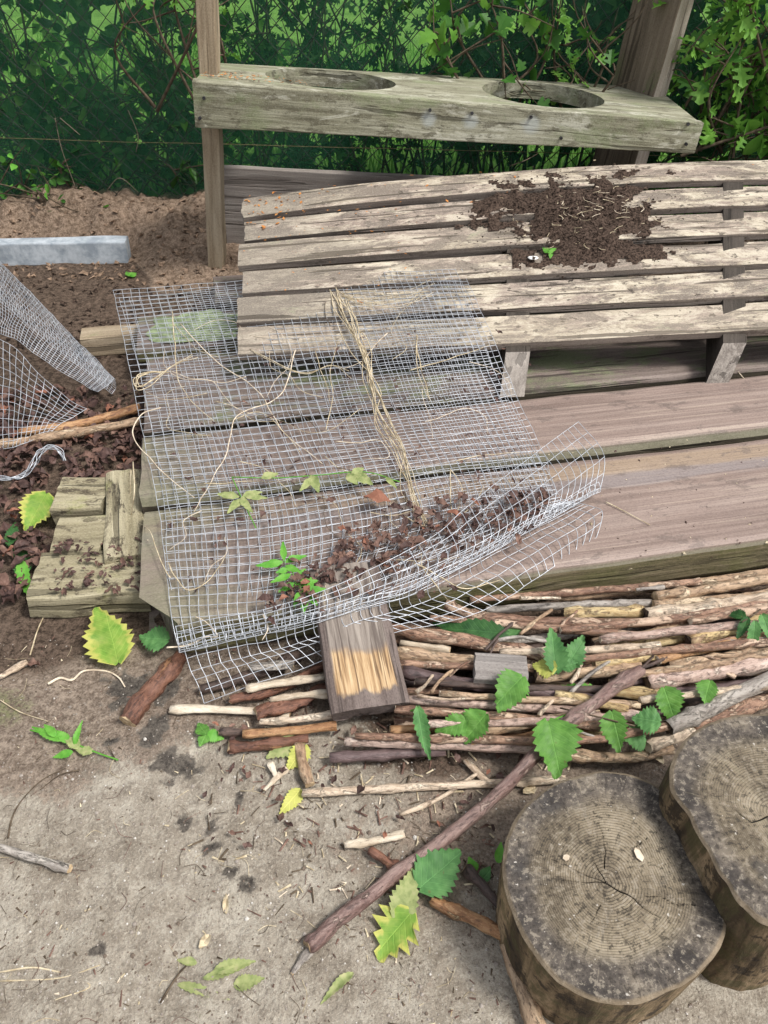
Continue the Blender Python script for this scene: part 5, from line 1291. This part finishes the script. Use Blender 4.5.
# ------------------------------------------------------------------ fence
FY = 2.74
def fence():
    r = empty('chain_link_fence', (0, FY, 0)); tag(r, 'chain link fence hung with dark green shade netting behind the shelf', 'fence')
    mb = MB(); cw = .074; hz = .037; x = -2.4; H0, H1 = .0, 1.42
    n = int((H1 - H0) / hz)
    while x < 2.4:
        pts = [Vector((x + (cw / 2 if i % 2 else 0) , FY + (.002 if i % 2 else -.002), H0 + i * hz)) for i in range(n + 1)]
        pts = [p + Vector((.006 * nz(p.x, p.z, 0, 3), .012 * nz(p.x, p.z, 2, 2), .006 * nz(p.x, p.z, 4, 3))) for p in pts]
        mb.add(*tube(pts, .0021, 4, False)); 
        pts2 = [p + Vector((0, 0, 0)) for p in pts]
        x += cw / 2 if False else cw
    # mirrored wires complete the diamonds
    x = -2.4 + cw / 2
    while x < 2.4:
        pts = [Vector((x + (-cw / 2 if i % 2 == 0 else 0) + (0 if i % 2 else cw), FY + (-.002 if i % 2 else .002), H0 + i * hz)) for i in range(n + 1)]
        pts = [p + Vector((.006 * nz(p.x, p.z, 0, 3), .012 * nz(p.x, p.z, 2, 2), .006 * nz(p.x, p.z, 4, 3))) for p in pts]
        mb.add(*tube(pts, .0021, 4, False)); x += cw
    mb.build('chain_link', M['fencewire'], None, r)
    z = PY(100, 140, FY).z
    mb = MB(); mb.add(*tube([Vector((-2.4 + .1 * i, FY - .012, z + .004 * nz(i * .3, 0))) for i in range(49)], .001, 5)); mb.build('tension_wire', M['rustwire'], None, r)
    for px in (-2.0, 2.0):
        mb = MB(); mb.add(*tube([Vector((px, FY + .04, -.1)), Vector((px, FY + .04, 1.45))], .025, 12)); mb.build('fence_post', M['fencewire'], None, r, True)
    # shade net: woven, partly open
    m, nt, b = newmat('shade_net'); pos = nd(nt, 'ShaderNodeNewGeometry').outputs['Position']
    n1 = noi(nt, mapp(nt, pos, (3, 1, 2)), 1, 4, .6); n2 = noi(nt, mapp(nt, pos, (900, 1, 60)), 1, 2, .5)
    nt.links.new(ramp(nt, n1, [(.3, (.012, .075, .038)), (.7, (.028, .125, .066))]), b.inputs['Base Color']); b.inputs['Roughness'].default_value = .6
    tr = nd(nt, 'ShaderNodeBsdfTransparent')
    fac = mth(nt, 'ADD', mth(nt, 'MULTIPLY', n1, .35), mth(nt, 'MULTIPLY', n2, .25)); 
    cov = nd(nt, 'ShaderNodeMapRange', {0: fac, 1: .2, 2: .42, 3: .40, 4: .60}).outputs[0]
    ms = nd(nt, 'ShaderNodeMixShader', {0: cov, 1: tr.outputs[0], 2: b.outputs[0]}); nt.links.new(ms.outputs[0], nt.nodes['Material Output'].inputs[0])
    V = []; nx, nzv = 120, 36
    for j in range(nzv + 1):
        for i in range(nx + 1):
            x = -2.4 + 4.8 * i / nx; zz = -.02 + 1.40 * j / nzv; V.append((x, FY + .02 + .012 * nz(x, zz, 1, 2.5) + .006 * nz(x, zz, 7, 8), zz))
    mk('shade_net', V, [[j * (nx + 1) + i, j * (nx + 1) + i + 1, (j + 1) * (nx + 1) + i + 1, (j + 1) * (nx + 1) + i] for j in range(nzv) for i in range(nx)], m, None, r, smooth=True)
fence()

# ------------------------------------------------------------------ foliage
LOBE = []
for k in range(30):
    a = 2 * math.pi * k / 30
    LOBE.append((.5 + .5 * math.cos(a) * (1 if True else 1), .5 * math.sin(a)))
def lobed(kind):
    if kind == 'haw':   # deeply lobed hawthorn leaf
        h = [(0, .03), (.18, .07), (.26, .33), (.36, .42), (.40, .14), (.52, .17), (.60, .40), (.70, .40), (.71, .13), (.82, .14), (.9, .2), (1, .0)]
    elif kind == 'ivy':
        h = [(0, .03), (.02, .25), (.12, .42), (.3, .50), (.36, .34), (.5, .36), (.62, .3), (.8, .17), (1, 0)]
    elif kind == 'maple':
        h = [(0, .03), (.05, .3), (.12, .5), (.28, .46), (.32, .3), (.45, .52), (.62, .5), (.60, .24), (.74, .2), (.82, .12), (1, 0)]
    else:
        h = [(0, .02), (.15, .22), (.35, .33), (.6, .28), (.82, .14), (1, 0)]
    return h
def add_leaf(mb, p, d, nrm, L, kind, fold=.35, m=0):
    d = d.normalized(); s = nrm.cross(d)
    if s.length < 1e-3: return
    s.normalize(); n = d.cross(s)
    h = lobed(kind); k = len(h)
    v = []
    bend = random.uniform(-.25, .1)
    for (t, w) in h: v.append(p + d * L * t + n * L * bend * t * t)
    for sg in (1, -1):
        for (t, w) in h: v.append(p + d * L * t + s * L * w * sg + n * (L * w * fold + L * bend * t * t))
    f = []
    for i in range(k - 1):
        f += [[i, i + 1, k + i + 1, k + i], [i + 1, i, 2 * k + i, 2 * k + i + 1]]
    mb.add(v, f, m)
def rv(): 
    while True:
        q = Vector((random.uniform(-1, 1), random.uniform(-1, 1), random.uniform(-1, 1)))
        if .05 < q.length < 1: return q.normalized()
def shrub(name, label, x0, x1, y0, y1, z0, z1, nst, nleaf, kind, size, mats, cat='shrub', group='shrubs growing along the fence', lean=0.0, face=None, dens=None):
    cx = (x0 + x1) / 2; r = empty(name, (cx, (y0 + y1) / 2, 0)); tag(r, label, cat, group)
    st = MB(); lf = MB(); twigs = []
    for _ in range(nst):
        a = Vector((random.uniform(x0, x1), random.uniform(y0, y1), max(0, z0 - .1) if z0 > .3 else 0)); b = Vector((random.uniform(x0, x1), random.uniform(y0, y1), random.uniform(z0 + .4 * (z1 - z0), z1)))
        mid = a.lerp(b, .5) + Vector((random.uniform(-.15, .15), random.uniform(-.08, .08), random.uniform(0, .1)))
        pts = cr([a, mid, b], 7); st.add(*tube(pts, lambda t: .0055 * (1 - .7 * t), 5, False)); twigs.append(pts)
        for _ in range(5):
            q = random.choice(pts[3:]); e = q + Vector((random.uniform(-.25, .25), random.uniform(-.12, .12), random.uniform(-.12, .22))); e.x = min(max(e.x, x0 - .05), x1 + .05); e.y = min(max(e.y, y0), y1)
            pp = cr([q, q.lerp(e, .5) + rv() * .03, e], 4); st.add(*tube(pp, lambda t: .0028 * (1 - .6 * t), 4, False)); twigs.append(pp)
    for _ in range(nleaf):
        pts = random.choice(twigs); i = random.randrange(len(pts)); p = pts[i] + rv() * random.uniform(0, .05)
        if p.z < z0 - .05: continue
        p.y = min(max(p.y, y0 - .03), y1 + .05)
        nrm = (Vector((0, -.5, .8)) + rv() * .8).normalized(); d = rv() + Vector((0, -.1, -.25))
        add_leaf(lf, p, d, nrm, size * random.uniform(.6, 1.25), kind, random.uniform(.1, .5), random.randrange(len(mats)))
    st.build('branches', M['branch'], None, r, True); lf.build('foliage', [M[m] for m in mats], None, r)
    return r
# behind the net
shrub('ivy_shrub', 'dark large leaved shrub showing dimly through the left net', -1.75, -1.05, 2.80, 3.1, 0, 1.3, 16, 520, 'maple', .06, ['ivy', 'hedge_mid', 'haw'])
shrub('ivy_shrub', 'dark climbing shrub through the net just left of the left post', -1.1, -.50, 2.80, 3.05, 0, 1.3, 16, 520, 'ivy', .052, ['ivy', 'hedge_mid'])
shrub('hedge_shrub', 'fine leaved dark shrub behind the fence over the left basin hole', -.55, .05, 2.79, 3.1, .05, 1.35, 22, 950, 'haw', .05, ['ivy', 'ivy', 'hedge_mid'])
shrub('hedge_shrub', 'dense dark shrub behind the fence over the shelf middle', 0, .5, 2.79, 3.3, 0, 1.4, 22, 1300, 'haw', .055, ['ivy'])
shrub('hedge_shrub', 'dense dark shrub behind the fence by the wide right post', .42, 1.0, 2.79, 3.4, 0, 1.4, 24, 1700, 'ivy', .06, ['ivy'])
shrub('hedge_shrub', 'dark shrub behind the bright hawthorn at the right', .95, 1.9, 2.79, 3.4, 0, 1.4, 26, 1900, 'ivy', .06, ['ivy'])
shrub('low_shrub', 'low leafy tangle behind the net at the foot of the left fence', -1.7, -.4, 2.78, 3.0, 0, .42, 26, 700, 'ov', .05, ['ivy', 'hedge_mid'])
shrub('tall_weeds', 'light green weeds on the lawn seen through the left net', -1.9, -.3, 3.1, 3.7, 0, .6, 24, 700, 'ov', .075, ['hedge_mid', 'haw'])
# in front of the net
PX = {'haw': (PY(690, 60, 2.6).x, PY(790, 60, 2.6).x + .25), 'bind': (PY(715, 130, 2.6).x, PY(790, 130, 2.6).x + .25)}
shrub('hawthorn_bush', 'bright lobed hawthorn branches in front of the net at upper right', PX['haw'][0], PX['haw'][1], 2.48, 2.70, .44, .86, 18, 520, 'haw', .062, ['haw', 'haw', 'hedge_mid'])
shrub('bindweed', 'broad pointed leaves below the hawthorn beside the shelf end', PX['bind'][0], PX['bind'][1], 2.50, 2.68, .26, .48, 9, 85, 'ov', .075, ['hedge_mid', 'haw'])
shrub('hawthorn_twig', 'hanging sunlit twig of lobed leaves between the posts', .15, .40, 2.58, 2.69, .50, .76, 5, 60, 'maple', .05, ['haw', 'hedge_mid'])
shrub('hawthorn_twig', 'small leafy twig left of the wide right post', .50, .66, 2.58, 2.69, .46, .66, 4, 50, 'haw', .044, ['haw', 'hedge_mid'])
shrub('hawthorn_twig', 'leafy twig with yellowing leaves right of the left post', -.76, -.5, 2.62, 2.70, .50, .76, 5, 60, 'haw', .04, ['hedge_mid', 'nettle_lime' if False else 'haw'])
shrub('creeping_weed', 'low weeds at the fence foot behind the dirt mound', -1.5, -.9, 2.64, 2.71, .06, .13, 3, 60, 'ov', .03, ['weed', 'hedge_mid'])
# bare dry stalks against the net
for q, lb in (([(55, 118), (62, 150), (78, 194)], 'tall bare dry stalk against the net above the mound'), ([(107, 190), (120, 178), (138, 192)], 'bent bare stalk forming a low peak above the mound'), ([(60, 118), (80, 135)], 'short dry twig branching beside the tall bare stalk'), ([(128, 110), (138, 135), (136, 152)], 'thin hooked stalk on the net right of the tall bare one')):
    stk = MB(); stk.add(*tube(cr([PY(a, b, 2.70) for a, b in q], 5), .0014, 5))
    tag(stk.build('dry_stalk', M['post_dark'], None, None, True), lb, 'dry stalk', 'dry stalks against the net')
# farther hedge beyond the lawn
for i, (x, y, w, h) in enumerate(((-5, 9.5, 2.6, 3), (-1.2, 10.5, 3, 3.4), (3, 9, 2.8, 3.1), (6.5, 8, 2.6, 3))):
    shrub('hedge_bush', ['rounded bush far left beyond the lawn', 'tall bush beyond the lawn behind the shelf', 'broad bush beyond the lawn at right', 'bush far right beyond the lawn'][i], x - w / 2, x + w / 2, y, y + 1.2, 0, h, 22, 900, 'ivy', .22, ['hedge_mid', 'ivy'], 'bush', 'bushes beyond the lawn')

# ------------------------------------------------------------------ light
w = bpy.data.worlds.new('World'); sc.world = w; w.use_nodes = True; nt = w.node_tree
SUN_EL, SUN_AZ = 58, 112   # azimuth clockwise from +y, so the light comes from the right and a little behind the camera
sky = nd(nt, 'ShaderNodeTexSky', sky_type='NISHITA', sun_disc=False, sun_elevation=R_(SUN_EL), sun_rotation=R_(SUN_AZ), air_density=1.0, dust_density=3.0, ozone_density=1.0)
hs = nd(nt, 'ShaderNodeHueSaturation', {'Saturation': .32, 'Value': 1.0, 'Color': sky.outputs[0]})
nt.links.new(hs.outputs[0], nt.nodes['Background'].inputs[0]); nt.nodes['Background'].inputs[1].default_value = .115
sd = bpy.data.lights.new('sun', 'SUN'); sd.energy = 1.8; sd.angle = R_(12); sd.color = (1, .97, .93)
so = bpy.data.objects.new('sun', sd); COL.objects.link(so)
dv = Vector((math.sin(R_(SUN_AZ)) * math.cos(R_(SUN_EL)), math.cos(R_(SUN_AZ)) * math.cos(R_(SUN_EL)), math.sin(R_(SUN_EL))))
so.rotation_euler = dv.to_track_quat('Z', 'Y').to_euler(); so.location = (2, -1, 5)
vs = sc.view_settings; vs.view_transform = 'Standard'; vs.look = 'None'; vs.gamma = 1; vs.use_curve_mapping = False; vs.exposure = .97
sc.cycles.max_bounces = 8; sc.cycles.transparent_max_bounces = 12
